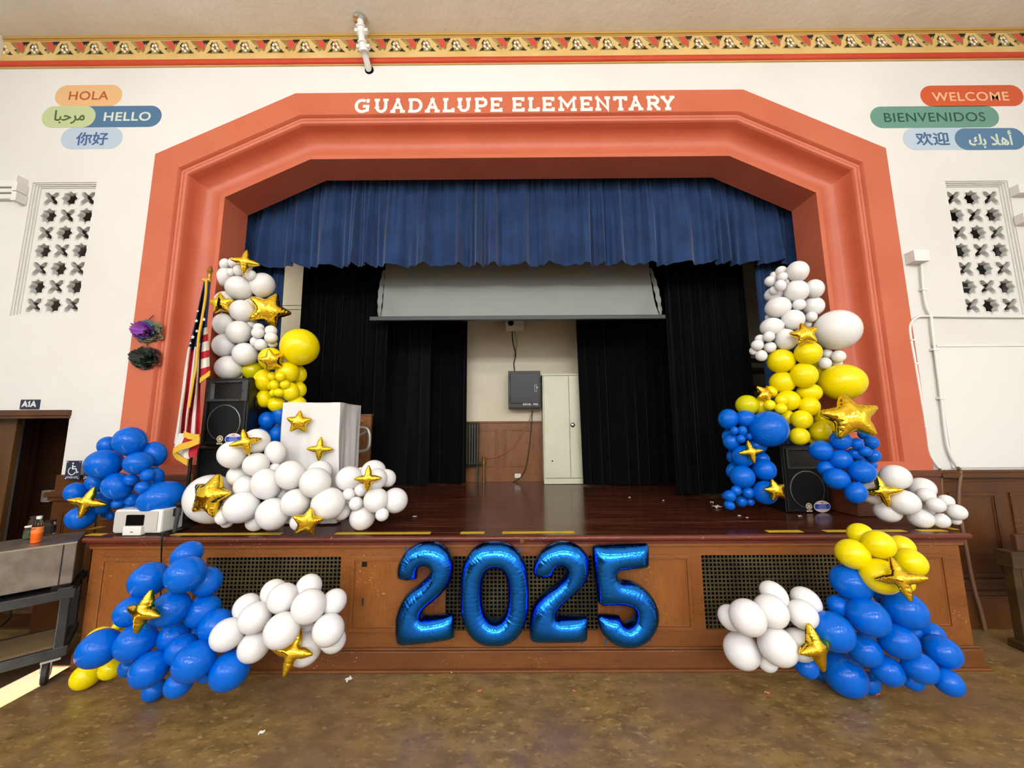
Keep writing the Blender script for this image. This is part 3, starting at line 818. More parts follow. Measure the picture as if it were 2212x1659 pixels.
MB().tube(smooth_path(wp([(2030, 1012), (2033, 1030), (2034, 1065), (2036, 1100)], .05) + [Vector((at(2036, 1100, YW - .05).x + .03, YW - .05, .95))], 5), .012, 10).build('lower_conduit', M['conduit_brown'], hc, smooth=40)
for x, y in ((1971, 735), (1979, 785), (2001, 922)):
    c = at(x, y, YW - .025); MB().box(c.x - .024, c.x + .024, YW - .04, YW, c.z - .009, c.z + .009).build('strap', M['white_paint'], hc, bevel=0.003)
wb0, wb1 = at(2050, 1012, YW), at(2046, 747, YW)
bd = MB().box(wb0.x + .03, XR - .1, YW - .012, YW, 1.52, wb1.z).box(wb0.x + .02, wb0.x + .05, YW - .022, YW, 1.52, wb1.z + .01).box(wb0.x + .02, XR - .1, YW - .022, YW, wb1.z - .015, wb1.z + .01)
bd.one('framed_board', M['white_paint'], 'plain white framed board on the right wall below the pierced window', 'board', bevel=0.003)
for (x0, x1, y0, y1, lb) in ((2196, 2222, 400, 420, 'small white box high on the right wall beside the pierced window'), (2206, 2230, 462, 482, 'small white box lower on the right wall beside the pierced window')):
    a, b = at(x0, y1, YW - .05), at(x1, y0, YW - .05)
    MB().box(a.x, b.x, YW - .08, YW, a.z, b.z).one('electrical_box', M['white_paint'], lb, 'wall box', bevel=0.004)

# ------------------------------------------------------------------ signs
def plate(name, L, Rr, T, B, Y, m):
    a, b = at(L, B, Y), at(Rr, T, Y)
    return a.x, b.x, a.z, b.z
a, b = at(42, 884, YW - .01), at(86, 863, YW - .01)
sg = thing('room_sign', ((a.x + b.x) / 2, YW - .01, a.z), 'navy room sign reading A1A above the left doorway', 'sign')
MB().box(a.x, b.x, YW - .012, YW, a.z, b.z).build('plate', M['navy_sign'], sg, bevel=0.002)
for k, stp in enumerate(([[(.06, .06), (.5, .94), (.94, .06)], [(.24, .36), (.76, .36)]], [[(.3, .74), (.6, .92), (.6, .06)]], [[(.06, .06), (.5, .94), (.94, .06)], [(.24, .36), (.76, .36)]])):
    lm = MB(); strip_letter(lm, stp, a.x + (b.x - a.x) * (.13, .40, .58)[k], a.z + (b.z - a.z) * .2, (b.x - a.x) * (.29, .18, .29)[k], (b.z - a.z) * .6, .0135, YW - .017)
    lm.build('letter', M['sign_white'], sg)
def lift_sign(xa, xb, ya, yb, label):
    Y = YW - .09
    a, b = at(xa, yb, Y), at(xb, ya, Y)
    W, H = b.x - a.x, b.z - a.z
    cx, cz = (a.x + b.x) / 2, (a.z + b.z) / 2
    t = thing('stage_lift_sign', (cx, Y, a.z), label, 'sign', 'stage lift signs beside the doorway')
    MB().box(a.x, b.x, Y - .006, Y, a.z, b.z).build('plate', M['navy_sign'], t, bevel=0.002)
    ic = MB(); S = H * .0052; ox, oz = cx - .04 * W, a.z + H * .30
    P = lambda u, v: Vector((ox + u * S, Y - .0075, oz + v * S))
    ic.prism([[(ox + p[0] * S, oz + p[1] * S) for p in circ(0, 108, 9)]], XZ(Y - .008), 0, .001)
    strip_letter(ic, [[(-2, 92), (0, 52), (38, 52), (50, 14), (66, 20)], [(-2, 74), (30, 74)]], ox, oz, S, S, 11 * S, Y - .008)
    strip_letter(ic, [[(38 * math.cos(math.radians(d)) - 2, 30 + 38 * math.sin(math.radians(d))) for d in range(115, 345, 12)]], ox, oz, S, S, 9 * S, Y - .008)
    ic.build('wheelchair_symbol', M['sign_white'], t)
    text_obj('lettering', 'STAGE LIFT', W * .78, M['sign_white'], t, (cx, Y - .0075, a.z + H * .125), height=H * .1, bold=0.01)
    sc = MB()
    for u in (.09, .91):
        for v in (.06, .93): sc.prism([circ(a.x + u * W, a.z + v * H, .005, 10)], XZ(Y - .008), 0, .002)
    sc.build('screw', M['sign_white'], t)
lift_sign(140, 178, 995, 1036, 'navy STAGE LIFT sign with wheelchair symbol, nearer the doorway')
lift_sign(180, 218, 997, 1036, 'navy STAGE LIFT sign mostly hidden behind the blue balloons')

# ------------------------------------------------------------------ curtains
def pleats(x, seed, base, amp):
    """rounded folds with narrow valleys, of uneven width"""
    rnd = random.Random(seed)
    ph = [rnd.uniform(0, 6.28) for _ in range(4)]
    q = x / base + .28 * math.sin(x / base * 1.31 + ph[0]) + .16 * math.sin(x / base * 2.7 + ph[1])
    f = 2 * math.pi * q
    return amp * (.62 * math.cos(f) + .26 * math.cos(2 * f + ph[2]) + .22 * math.cos(3.3 * f + ph[3]))
def drape(name, xs, zt, zb, Y, base, amp, seed, m, label, cat='curtain', group=None, skew=0.0, hem=False, top_amp=None, nz=10, den=0.012, parent=None):
    x0, x1 = xs
    nu = max(8, int((x1 - x0) / den))
    ta = amp if top_amp is None else top_amp
    def fn(u, v):
        x = x0 + (x1 - x0) * u
        zz0 = zt(x) if callable(zt) else zt
        z = zz0 + (zb - zz0) * v
        y = Y + pleats(x, seed, base, amp) * (v ** 0.7) + pleats(x, seed + 5, base * .30, ta) * (1 - v) ** 1.5
        if hem: z += 0.008 * math.sin(x * 7 + seed) * v
        return Vector((x + skew * v * (x - (x0 + x1) / 2), y, z))
    mb = MB().grid(nu, nz, fn)
    mb2 = MB().grid(nu, nz, lambda u, v: fn(u, v) + Vector((0, .012, 0)))
    n = len(mb.v); mb.v += mb2.v; mb.f += [tuple(reversed([i + n for i in f])) for f in mb2.f]; mb.m += mb2.m
    W = nu + 1
    for j in range(nz):
        for i in (0, nu): mb.add([], [(j * W + i, (j + 1) * W + i, n + (j + 1) * W + i, n + j * W + i)]) if False else mb.f.append((j * W + i, (j + 1) * W + i, n + (j + 1) * W + i, n + j * W + i)) or mb.m.append(0)
    for i in range(nu):
        for j in (0, nz): mb.f.append((j * W + i, j * W + i + 1, n + j * W + i + 1, n + j * W + i)); mb.m.append(0)
    return mb.one(name, m, label, cat, group, smooth=60)
IN = arch_path(0.80)
def arch_top(x):
    h = abs(x - CX); xs, zs = IN[4][0] - CX, IN[4][1]; xt, zt = IN[3][0] - CX, IN[3][1]
    return zt if h <= xt else zt + (zs - zt) * (h - xt) / (xs - xt)
YV = 4.42
vz = at(1110, 571, YV).z
drape('valance_curtain', (CX - 3.62, CX + 3.62), lambda x: arch_top(x) + .30, vz, YV, 0.33, 0.095, 3, M['blue_curtain'],
      'gathered navy blue velvet valance hanging across the top of the stage opening', hem=True, top_amp=0.030, nz=16, den=0.008)
for o_ in [q for q in bpy.data.objects if q.name == 'valance_curtain']:
    MB().box(CX - 2.5, CX + 2.5, 4.04, YV + .03, 5.745, 5.77).box(CX - 2.5, CX + 2.5, YV - .01, YV + .03, 5.40, 5.745).build('hanging_board', M['black_curtain'], o_)
for xa, xb, sd, lb in ((at(535, 640, 4.6).x, at(606, 640, 4.6).x, 11, 'navy blue velvet side curtain behind the left balloon column'), (at(1642, 640, 4.6).x, at(1725, 640, 4.6).x, 12, 'navy blue velvet side curtain behind the right balloon column')):
    drape('side_curtain', (xa, xb), 5.4, HS + .02, 4.62, 0.16, 0.05, sd, M['blue_curtain'], lb, group='blue side curtains')
drape('leg_curtain', (at(640, 800, 5.15).x, at(834, 800, 5.15).x), 5.9, HS + .02, 5.15, 0.20, 0.05, 21, M['black_curtain'], 'black stage curtain nearest the left balloon column', group='black stage curtains')
drape('leg_curtain', (at(806, 860, 5.9).x, at(926, 860, 5.9).x), 6.2, HS + .02, 5.90, 0.22, 0.05, 22, M['lit_black_curtain'], 'black stage curtain between the two left ones, coloured paler as lit', group='black stage curtains', skew=0.06)
drape('leg_curtain', (at(905, 860, 6.12).x, at(1008, 860, 6.12).x), 6.2, HS + .02, 6.12, 0.18, 0.045, 23, M['black_curtain'], 'black stage curtain just left of the cream wall and radiator', group='black stage curtains')
drape('leg_curtain', (at(1240, 690, 5.85).x, at(1480, 690, 5.85).x), 6.2, HS + .02, 5.85, 0.20, 0.05, 24, M['black_curtain'], 'black stage curtain partly covering the cream locker', group='black stage curtains', skew=-0.09)
drape('leg_curtain', (at(1440, 700, 5.0).x, at(1612, 700, 5.0).x), 6.0, HS + .02, 5.0, 0.20, 0.05, 25, M['black_curtain'], 'black stage curtain nearest the right balloon column', group='black stage curtains')
drape('border_curtain', (-3.6, 3.9), ZC, at(1110, 600, 5.3).z + .75, 5.32, 0.25, 0.05, 26, M['black_curtain'], 'black border curtain high behind the valance and screen', nz=4, den=.03)

# ------------------------------------------------------------------ projection screen
YS = 4.95
sc = thing('projection_screen', at(1118, 690, YS), 'silvery grey projection screen pulled half down with a dark bottom bar', 'screen')
bl, br = at(800, 687, YS), at(1436, 687, YS)
zbar = at(1118, 683, YS).z
MB().box(bl.x, br.x, YS - .035, YS + .025, at(1118, 692, YS).z, zbar).build('bottom_bar', M['dark_metal'], sc, bevel=0.006)
tl, tr_ = at(833, 575, YS), at(1402, 575, YS)
b0, b1 = at(822, 682, YS), at(1425, 682, YS)
def scr(u, v):
    z = 5.2 + (zbar - 5.2) * v
    k = max(0.0, (tl.z - z) / (tl.z - zbar)) if z < tl.z else 0.0
    xl, xr = tl.x + (b0.x - tl.x) * k * k, tr_.x + (b1.x - tr_.x) * k * k
    e = min(u, 1 - u)
    wr = math.exp(-e * 9) * k * 0.022 * math.sin(u * 0 + (e * 46 + (1 - k) * 7)) + .004 * k * math.sin(u * 37 + v * 9)
    return Vector((xl + (xr - xl) * u, YS + wr, z))
MB().box(tl.x - .15, tr_.x + .15, YS - .1, YS + .08, 5.15, 5.35).build('roller_case', M['dark_metal'], sc)
for x in (tl.x, tr_.x): MB().box(x - .02, x + .02, YS - .02, YS + .02, 5.35, ZC).build('hanger', M['dark_metal'], sc)
o = MB().grid(90, 40, scr).build('screen_sheet', M['screen_fabric'], sc, smooth=80)
for s, xx, xt in ((-1, b0.x, tl.x), (1, b1.x, tr_.x)):
    MB().grid(6, 24, lambda u, v: Vector((xt + (xx - xt) * v + s * (.0 + .03 * u + .035 * u * math.sin(v * 3.1)), YS + .012 * math.sin(v * 31 + u * 9) - .01 * u, tl.z - .06 + (zbar - tl.z + .06) * v))).build('edge_flap', M['screen_fabric'], sc, smooth=80)

# ------------------------------------------------------------------ things at the back wall of the stage
bw = MB()
ztop = at(1080, 910, YB).z
bw.box(at(1004, 960, YB).x - .3, at(1300, 960, YB).x, YB - .03, YB, HS, ztop)
xs_ = [at(p, 980, YB - .03).x for p in (1036, 1076, 1088, 1156)]
za, zb_ = at(1090, 1008, YB - .03).z, at(1090, 926, YB - .03).z
bw.box(at(1004, 960, YB).x - .3, at(1300, 960, YB).x, YB - .055, YB, ztop - .03, ztop)
raised_panel(bw, xs_[0] - .2, xs_[1], za, zb_, YB - .03, b=.03); raised_panel(bw, xs_[2], xs_[3], za, zb_, YB - .03, b=.03)
bw.box(at(1004, 960, YB).x - .3, at(1300, 960, YB).x, YB - .05, YB, HS, HS + .12)
bw.box(-4.4, 5.9, YB - .012, YB, HS, HS + .01)
struct(bw, 'baseboard_back', M['backwood'], bevel=0.004)
# moulding lines on the cream wall in the wing
tm = MB()
for py in (660, 669): tm.box(-4.6, -2.6, YB - .02, YB, at(620, py, YB).z, at(620, py, YB).z + .02)
tm.box(-4.6, -2.6, YB - .012, YB, at(620, 735, YB).z, at(620, 735, YB).z + .012)
struct(tm, 'trim_2', M['back_wall_paint'])

rd = thing('radiator', (at(1022, 1010, YB).x, 6.28, HS), 'dark cast iron radiator standing against the stage back wall', 'radiator')
rz0, rz1 = at(1020, 1008, 6.28).z, at(1020, 912, 6.28).z
rx0, rx1 = at(1003, 960, 6.28).x - .1, at(1035, 960, 6.28).x
n = 8
for i in range(n):
    x = rx0 + (rx1 - rx0) * (i + .5) / n
    MB().prism([rrect(6.28, (rz0 + rz1) / 2, .07, (rz1 - rz0) / 2, .06)], lambda u, v, w, x=x: Vector((x + w, u, v)), -.013, .013).build('section', M['radiator'], rd, bevel=0.006)
MB().tube([(rx0, 6.28, rz0 + .05), (rx1 + .09, 6.28, rz0 + .05)], .018, 10).tube([(rx0, 6.28, rz1 - .08), (rx1 - .02, 6.28, rz1 - .08)], .018, 10).build('header_pipe', M['radiator'], rd, smooth=40)
MB().tube([(rx1 + .08, 6.28, HS), (rx1 + .08, 6.28, rz0 + .17)], .019, 12).lathe([(.03, -.03), (.035, 0), (.03, .03)], (rx1 + .08, 6.28, rz0 + .05), 12).build('valve_pipe', M['brass'], rd, smooth=40)
for x in (rx0 + .04, rx1 - .03): MB().box(x - .015, x + .015, 6.24, 6.32, HS, rz0 + .03).build('foot', M['radiator'], rd)

lk = thing('locker', (at(1215, 1046, 6.06).x, 6.06, HS), 'tall cream metal locker with a round handle, half behind the right black curtain', 'locker')
lx0, lx1 = at(1176, 1000, 6.06).x - .01, at(1256, 1000, 6.06).x + .45
lz1 = at(1200, 808, 6.06).z
MB().box(lx0, lx1, 6.08, 6.38, HS + .09, lz1).box(lx0 - .01, lx1 + .01, 6.055, 6.38, lz1 - .025, lz1 + .005).build('body', M['locker_cream'], lk, bevel=0.006)
MB().box(lx0, lx1, 6.045, 6.38, HS + .005, HS + .09).build('base_plinth', M['locker_cream'], lk, bevel=0.004)
dx = at(1230, 900, 6.06).x
d1 = MB().box(lx0 + .02, dx - .004, 6.055, 6.08, HS + .10, lz1 - .03).build('door', M['locker_cream'], lk, bevel=0.005)
d2 = MB().box(dx + .004, lx1 - .02, 6.055, 6.08, HS + .10, lz1 - .03).build('door', M['locker_cream'], lk, bevel=0.005)
hp = at(1237, 918, 6.05)
MB().lathe([(.036, 0), (.036, .01), (.026, .014), (.024, .008)], hp, 24, M=Matrix.Rotation(math.radians(90), 3, 'X')).build('handle', M['black_gloss'], d2, smooth=40)
MB().lathe([(.022, 0), (.022, .016), (.018, .018)], hp, 20, M=Matrix.Rotation(math.radians(90), 3, 'X')).build('lock', M['chrome'], d2, smooth=40)
hq = at(1193, 996, 6.05); MB().lathe([(.012, 0), (.012, .004)], hq, 12, M=Matrix.Rotation(math.radians(90), 3, 'X')).build('lock_hole', M['black_gloss'], d1)

YK = 6.12
kx0, kx1, kz0, kz1 = at(1098, 850, YK).x, at(1168, 850, YK).x, at(1130, 884, YK).z, at(1130, 801, YK).z
rk = thing('equipment_rack', ((kx0 + kx1) / 2, YB, kz0), 'black wall mounted equipment rack with a hinged door on the cream stage wall', 'equipment rack')
MB().box(kx0, kx1, YK + .01, YB, kz0 + .02, kz1).build('body', M['black_box_paint'], rk, bevel=0.008)
dd = MB().box(kx0 + .035, kx1 - .03, YK - .008, YK + .01, kz0 + .10, kz1 - .045).build('door', M['black_box_paint'], rk, bevel=0.006)
hx, hz0, hz1 = at(1157, 838, YK).x, at(1157, 846, YK).z, at(1157, 831, YK).z
MB().prism([rrect(hx, (hz0 + hz1) / 2, .02, (hz1 - hz0) / 2, .008), rrect(hx, (hz0 + hz1) / 2, .013, (hz1 - hz0) / 2 - .008, .005)[::-1]], XZ(YK - .012), 0, .004).build('handle', M['speaker_ring'], dd)
MB().lathe([(.008, 0), (.008, .006)], (hx + .03, YK - .008, hz1 - .05), 12, M=Matrix.Rotation(math.radians(90), 3, 'X')).build('lock', M['chrome'], dd)
for zz in (kz1 - .14, kz0 + .19): MB().tube([(kx0 + .022, YK - .004, zz - .03), (kx0 + .022, YK - .004, zz + .03)], .009, 8).build('hinge', M['dark_metal'], rk)
text_obj('lettering', 'EXCEL  PSG', (kx1 - kx0) * .46, M['sign_white'], rk, ((kx0 + kx1) / 2 + .10, YK - .001, kz0 + .085), height=.034, bold=.02)
pj = at(1112, 703, 6.2)
pr = thing('projector', pj, 'small white projector hanging below the screen on the stage back wall', 'projector')
MB().prism([rrect(pj.x, pj.z, .165, .065, .03)], XZ(6.08), 0, .26).build('body', M['white_plastic'], pr, bevel=0.012)
MB().lathe([(.05, 0), (.05, .03), (.04, .03), (.038, .01)], (pj.x - .07, 6.085, pj.z + .005), 24, M=Matrix.Rotation(math.radians(90), 3, 'X')).build('lens', M['black_gloss'], pr, smooth=40)
MB().box(pj.x - .09, pj.x + .05, 6.12, YB, pj.z + .066, pj.z + .10).build('bracket', M['black_plastic'], pr)
cz = lambda lst, Y, r, m, nm, lb: MB().tube(smooth_path([at(x, y, Y) for x, y in lst], 8), r, 7).one(nm, m, lb, 'cable', smooth=60)
cz([(1106, 714), (1108, 740), (1114, 765), (1110, 785), (1112, 801)], YB - .02, .009, M['cable_black'], 'projector_cable', 'black cables hanging from the projector down to the wall rack')
cz([(1110, 714), (1117, 740), (1110, 772)], YB - .03, .004, M['cable_black'], 'projector_cable', 'thin black cable looping beside the thicker projector cable')
cz([(1150, 886), (1142, 912), (1125, 940), (1108, 965), (1085, 982), (1060, 989), (1036, 987)], YB - .075, .006, M['cable_orange'], 'orange_cable', 'orange cable sagging from the wall rack to the radiator')
cz([(1150, 886), (1148, 920), (1143, 970), (1136, 1010), (1124, 1032), (1108, 1041)], YB - .08, .007, M['cable_black'], 'rack_cable', 'black cable hanging from the wall rack to the stage deck')
oa, ob = at(1112, 1032, YB - .05), at(1125, 1023, YB - .05)
ot = thing('power_outlet', oa, 'small white outlet plate low on the stage back wainscot', 'outlet')
MB().box(oa.x, ob.x, YB - .066, YB - .05, oa.z, ob.z).build('plate', M['white_plastic'], ot, bevel=0.003)
MB().box(oa.x + .02, ob.x - .02, YB - .068, YB - .065, oa.z + .02, ob.z - .02).build('socket', M['ivory_plastic'], ot)
# dim shelf of stored things in the right wing
sh = thing('storage_shelf', (at(1635, 800, 5.9).x, 5.9, HS), 'dim shelf of stored things in the right wing behind the balloon column', 'shelf')
sx0, sx1 = at(1600, 780, 5.9).x, at(1690, 780, 5.9).x
for py in (745, 775, 800, 838, 880, 930): MB().box(sx0, sx1, 5.75, 6.2, at(1640, py, 5.9).z - .02, at(1640, py, 5.9).z + .02).build('shelf_board', M['locker_cream'] if py in (745, 775) else M['darkwood'], sh)
for x in (sx0, sx1): MB().box(x - .02, x + .02, 5.75, 6.2, HS, at(1640, 740, 5.9).z).build('upright', M['darkwood'], sh)

# ------------------------------------------------------------------ wooden stair panel and handrail beside the lectern
Yp = 4.75
pa, pb_ = at(745, 895, Yp), at(802, 895, Yp)
wp_ = MB().box(pa.x - .4, pb_.x, Yp, Yp + .05, HS, pa.z)
raised_panel(wp_, pa.x + .02, pb_.x - .06, at(780, 985, Yp).z, at(780, 908, Yp).z, Yp, b=.035)
wp_.box(pa.x - .4, pb_.x + .01, Yp - .015, Yp + .06, pa.z - .02, pa.z)
wp_.one('stair_end', M['backwood'], 'varnished wooden side panel standing on the stage behind the white lectern', 'stair end', bevel=0.005)
Yr = 4.45
hr = thing('handrail', (at(780, 975, Yr).x, Yr, at(780, 1000, Yr).z), 'bent steel handrail loop beside the wooden panel behind the lectern', 'handrail')
MB().tube(smooth_path([at(x, y, Yr) for x, y in ((700, 924), (750, 924), (780, 924), (793, 927), (798, 940), (797, 962), (790, 973), (775, 976), (750, 978), (700, 978))], 7), .021, 12).build('rail', M['grey_metal'], hr, smooth=60)
MB().tube([at(705, 924, Yr), Vector((at(705, 924, Yr).x, Yr, HS))], .021, 12).build('post', M['grey_metal'], hr, smooth=60)
MB().tube([at(762, 948, Yr + .03), at(795, 932, Yr + .03)], .014, 10).build('brace', M['grey_metal'], hr, smooth=60)

# ------------------------------------------------------------------ paper flowers on the arch
def pom(px, py, R, mats, label, seed, stem):
    c = at(px, py, 3.76)
    t = thing('paper_flower', c, label, 'paper flower', 'tissue paper flowers on the left jamb of the arch')
    rnd = random.Random(seed)
    for k in range(11):
        mb = MB()
        tilt = rnd.uniform(-.5, .5); a0 = rnd.uniform(0, 6.28); lift = (k / 11) ** 1.1
        ph1, ph2 = rnd.uniform(0, 6.28), rnd.uniform(0, 6.28)
        rr = R * (1.0 - .55 * lift)
        def fn(u, v, rr=rr, lift=lift, ph1=ph1, ph2=ph2):
            a = u * 2 * math.pi
            r = rr * v * (1 + .07 * math.sin(5 * a + ph2) + .03 * math.sin(11 * a))
            ruf = .15 * R * v * v * math.sin(7 * a + ph1) + .06 * R * v * math.sin(13 * a + ph2)
            cup = (0.05 + .55 * lift) * R * v ** 2 * .9
            return c + Vector((r * math.cos(a), -(lift * .30 * R + cup) - ruf * .8 + .06, r * math.sin(a) * .82 + ruf * .35))
        mb.grid(96, 8, fn)
        mb.build('petal_layer', mats[min(len(mats) - 1, int(k * len(mats) / 11))], t, smooth=70)
    MB().tube(smooth_path([at(x, y, 3.80) for x, y in stem], 5), .006, 6).build('stem', M['pom_brown'], t)
pom(310, 714, .155, [M['pom_olive'], M['pom_olive'], M['pom_blue'], M['pom_purple'], M['pom_purple']], 'purple and blue tissue paper flower pinned to the left jamb of the arch', 3, [(312, 705), (320, 692), (332, 681)])
pom(305, 772, .15, [M['pom_brown'], M['pom_dark'], M['pom_dark'], M['pom_green'], M['pom_green'], M['pom_dark']], 'dark green and black tissue paper flower below the purple one', 8, [(312, 765), (318, 752), (316, 738)])

# ------------------------------------------------------------------ loudspeakers
def speaker(loc, ang, W, H, D, label, horn=True, logo=True):
    T = Matrix.Translation(loc) @ Matrix.Rotation(ang, 4, 'Z')
    t = thing('loudspeaker', loc, label, 'loudspeaker', 'black loudspeakers on the stage')
    hw = W / 2
    q = lambda k=None: MB(T)
    # tapered cabinet: front face at local y = 0
    q().hexa([(-hw, 0, 0), (hw, 0, 0), (hw * .78, D, 0), (-hw * .78, D, 0)], [(-hw, 0, H), (hw, 0, H), (hw * .78, D, H), (-hw * .78, D, H)]).build('cabinet', M['black_plastic'], t, bevel=0.012)
    fr = lambda y: (lambda u, v, w: T @ Vector((u, y + w, v)))
    mb = MB(); mb.prism([rect(-hw + .012, hw - .012, .012, H - .012), rect(-hw + .035, hw - .035, .035, H - .035)], fr(-.018), 0, .02)
    mb.build('front_rim', M['black_box_paint'], t, bevel=0.004)
    gz = H * .64 if horn else H - .04
    MB().prism([rect(-hw + .035, hw - .035, .035, gz)], fr(-.006), 0, .008).build('baffle', M['black_grille'], t)
    r = min(hw - .055, (gz - .06) / 2)
    cz = .045 + r
    if horn:
        M90 = (T.to_3x3() @ Matrix.Rotation(math.radians(90), 3, 'X'))
        MB().lathe([(r, 0.0), (r, .012), (r - .007, .014), (r - .009, .006), (r - .009, 0)], T @ Vector((0, -.006, cz)), 48, M=M90).build('woofer_ring', M['speaker_ring'], t, smooth=40)
        MB().lathe([(r - .012, .004), (r * .8, -.0), (r * .34, -.03), (r * .3, -.028), (r * .2, -.018), (.001, -.012)], T @ Vector((0, -.016, cz)), 40, M=M90).build('woofer_cone', M['black_grille'], t, smooth=60)
        hz0, hz1, hx = H * .675, H * .93, hw * .74
        o = [(-hx, -.02, hz0), (hx, -.02, hz0), (hx, -.02, hz1), (-hx, -.02, hz1)]
        zc = (hz0 + hz1) / 2
        i_ = [(-.025, .10, zc - .03), (.025, .10, zc - .03), (.025, .10, zc + .03), (-.025, .10, zc + .03)]
        hm = MB(T); hm.add(o + i_, [(0, 1, 5, 4), (1, 2, 6, 5), (2, 3, 7, 6), (3, 0, 4, 7)], 0)
        hm.add(i_, [(0, 1, 2, 3)], 1)
        hm.build('horn', [M['horn_grey'], M['black_void']], t)
        MB().prism([rect(-hx - .022, hx + .06, hz0 - .018, hz1 + .018), rect(-hx, hx, hz0, hz1)], fr(-.026), 0, .012).build('horn_flange', M['horn_grey'], t, bevel=0.002)
        for (u, v) in ((0, hz1 + .009), (0, hz0 - .009), (hx + .011, zc), (hx - .01, hz1 + .009), (hx - .01, hz0 - .009)):
            MB().prism([circ(u, v, .0055, 8)], fr(-.029), 0, .004).build('screw', M['black_gloss'], t)
    for s in (-1, 1): MB(T).box(s * hw - .018, s * hw + .018, -.004, .03, H - .02, H + .004).build('corner_guard', M['black_grille'], t, bevel=0.004)
    MB(T).box(hw * .93, hw * .95 + .012, D * .25, D * .45, H * .55, H * .72).build('side_handle', M['black_gloss'], t)
    if logo:
        bx = -r * .10 + .005; bz = cz - r * .88
        bd = MB(); bd.prism([circ(bx, bz, .034, 28), circ(bx, bz, .027, 28)[::-1]], fr(-.031), 0, .004)
        for k in range(6):
            a = math.radians(90 + 60 * k); c, s = math.cos(a), math.sin(a)
            bd.prism([[(bx + c * .0 - s * .0035, bz + s * .0 + c * .0035), (bx + s * .0035, bz - c * .0035), (bx + c * .023 + s * .0045, bz + s * .023 - c * .0045), (bx + c * .023 - s * .0045, bz + s * .023 + c * .0045)][::-1]], fr(-.0305), 0, .003)
        badge = bd.build('tuning_fork_badge', M['ivory_plastic'], t)
        MB().prism([rect(bx - .031, bx + .031, bz - .056, bz - .041)], fr(-.0305), 0, .003).build('name_plate', M['ivory_plastic'], t)
        text_obj('lettering', 'YAMAHA', .052, M['black_gloss'], t, T @ Vector((bx, -.0315, bz - .0485)), height=.009, frame=lambda u, v: T @ Vector((bx + u, -.0315, bz - .0485 + v)), bold=.01)
        sx, sz = bx + .148, bz - .005
        st = MB()
        st.prism([circ(sx, sz, .092, 36, .060)], fr(-.030), 0, .003, 0)
        st.prism([circ(sx, sz, .085, 36, .054)], fr(-.0312), 0, .001, 1)
        e = [(sx + .083 * math.cos(a), sz + .053 * math.sin(a)) for a in [math.radians(28 + 124 * i / 14) for i in range(15)]]
        st.prism([e], fr(-.0322), 0, .001, 2)
        e = [(sx + .083 * math.cos(a), sz + .053 * math.sin(a)) for a in [math.radians(208 + 124 * i / 14) for i in range(15)]]
        st.prism([e], fr(-.0322), 0, .001, 2)
        for k, hw_ in enumerate((.045, .038, .045, .06, .04, .05)):
            st.prism([rect(sx - hw_, sx + hw_, sz + .018 - k * .009, sz + .0222 - k * .009)], fr(-.0325), 0, .001, 3)
        st.prism([circ(sx, sz + .04, .02, 14, .005)], fr(-.0334), 0, .001, 4)
        st.build('oval_sticker', [M['white_plastic'], mat('sticker_blue', (34, 72, 186), .35), mat('sticker_pink', (238, 214, 208), .35), mat('sticker_pale', (150, 170, 224), .35), mat('sticker_red', (196, 70, 60), .35)], t)
    return t
YP = 3.72
sl, sr_ = at(434, 940, YP), at(552, 820, YP)
zt, zm = at(490, 817, YP).z, at(490, 962, YP).z
Wd = sr_.x - sl.x - .02
xm = (sl.x + sr_.x) / 2 - .02
speaker(Vector((xm - .035, YP + .02, HS)), math.radians(-5), Wd * 1.02, zm - HS - .006, .40, 'black loudspeaker cabinet at the bottom of the left stack behind the white balloons', horn=False, logo=False)
speaker(Vector((xm, YP, zm)), math.radians(-5), Wd * .97, zt - zm, .36, 'black loudspeaker on top of the left stack with a grey horn')
YQ = 3.99
ql, qr = atz(1690, 1104, HS), atz(1792, 1104, HS)
speaker(Vector(((ql.x + qr.x) / 2 - .02, YQ, HS)), math.radians(4), (qr.x - ql.x) * 1.0, at(1735, 962, YQ).z - HS, .36, 'black loudspeaker standing alone on deck under the right balloon column')

# ------------------------------------------------------------------ lectern under a white cloth
YL = 3.56
la, lb = at(612, 870, YL), at(734, 869, YL)
lzt = (la.z + lb.z) / 2
lD = 0.50
lc = thing('draped_lectern', ((la.x + lb.x) / 2, YL + .25, HS), 'lectern completely covered in a white cloth with two gold stars on its front', 'lectern')
def cloth(u, v):                        # u around the four sides, v from the top edge down
    per = [(la.x, YL), (lb.x, YL), (lb.x + .0, YL + lD), (la.x, YL + lD)]
    s = u * 4; k = min(3, int(s)); f = s - k
    p, q = Vector(per[k]), Vector(per[(k + 1) % 4])
    b = p.lerp(q, f)
    c = Vector(((la.x + lb.x) / 2, YL + lD / 2))
    n = (b - c).normalized()
    z = lzt + (HS + .015 - lzt) * v
    nrm = [Vector((0, -1)), Vector((1, 0)), Vector((0, 1)), Vector((-1, 0))][k]
    edge = min(f, 1 - f)
    w = v * (.012 * math.sin(f * 15 + k * 2 + v * 2.2) + .010 * math.sin(f * 27 + 1.3 * k - 3 * v)) * (0.3 + 2 * edge) + .004 * math.sin(9 * f + 11 * v + k)
    w += .010 * math.sin(6 * f + 5 * v * (1 + f) + k) * min(1, 6 * edge) + .03 * v * math.exp(-edge * 22) - .028 * math.exp(-((f - .62 + .5 * v) / .05) ** 2) * v * .35
    if k == 1: w += .035 * v * math.sin(f * 10 + .6)
    b = b - c; b = c + b * (1.0 - .045 * v)
    b = b + nrm * w
    return Vector((b.x, b.y, z))
mb = MB().grid(160, 26, cloth)
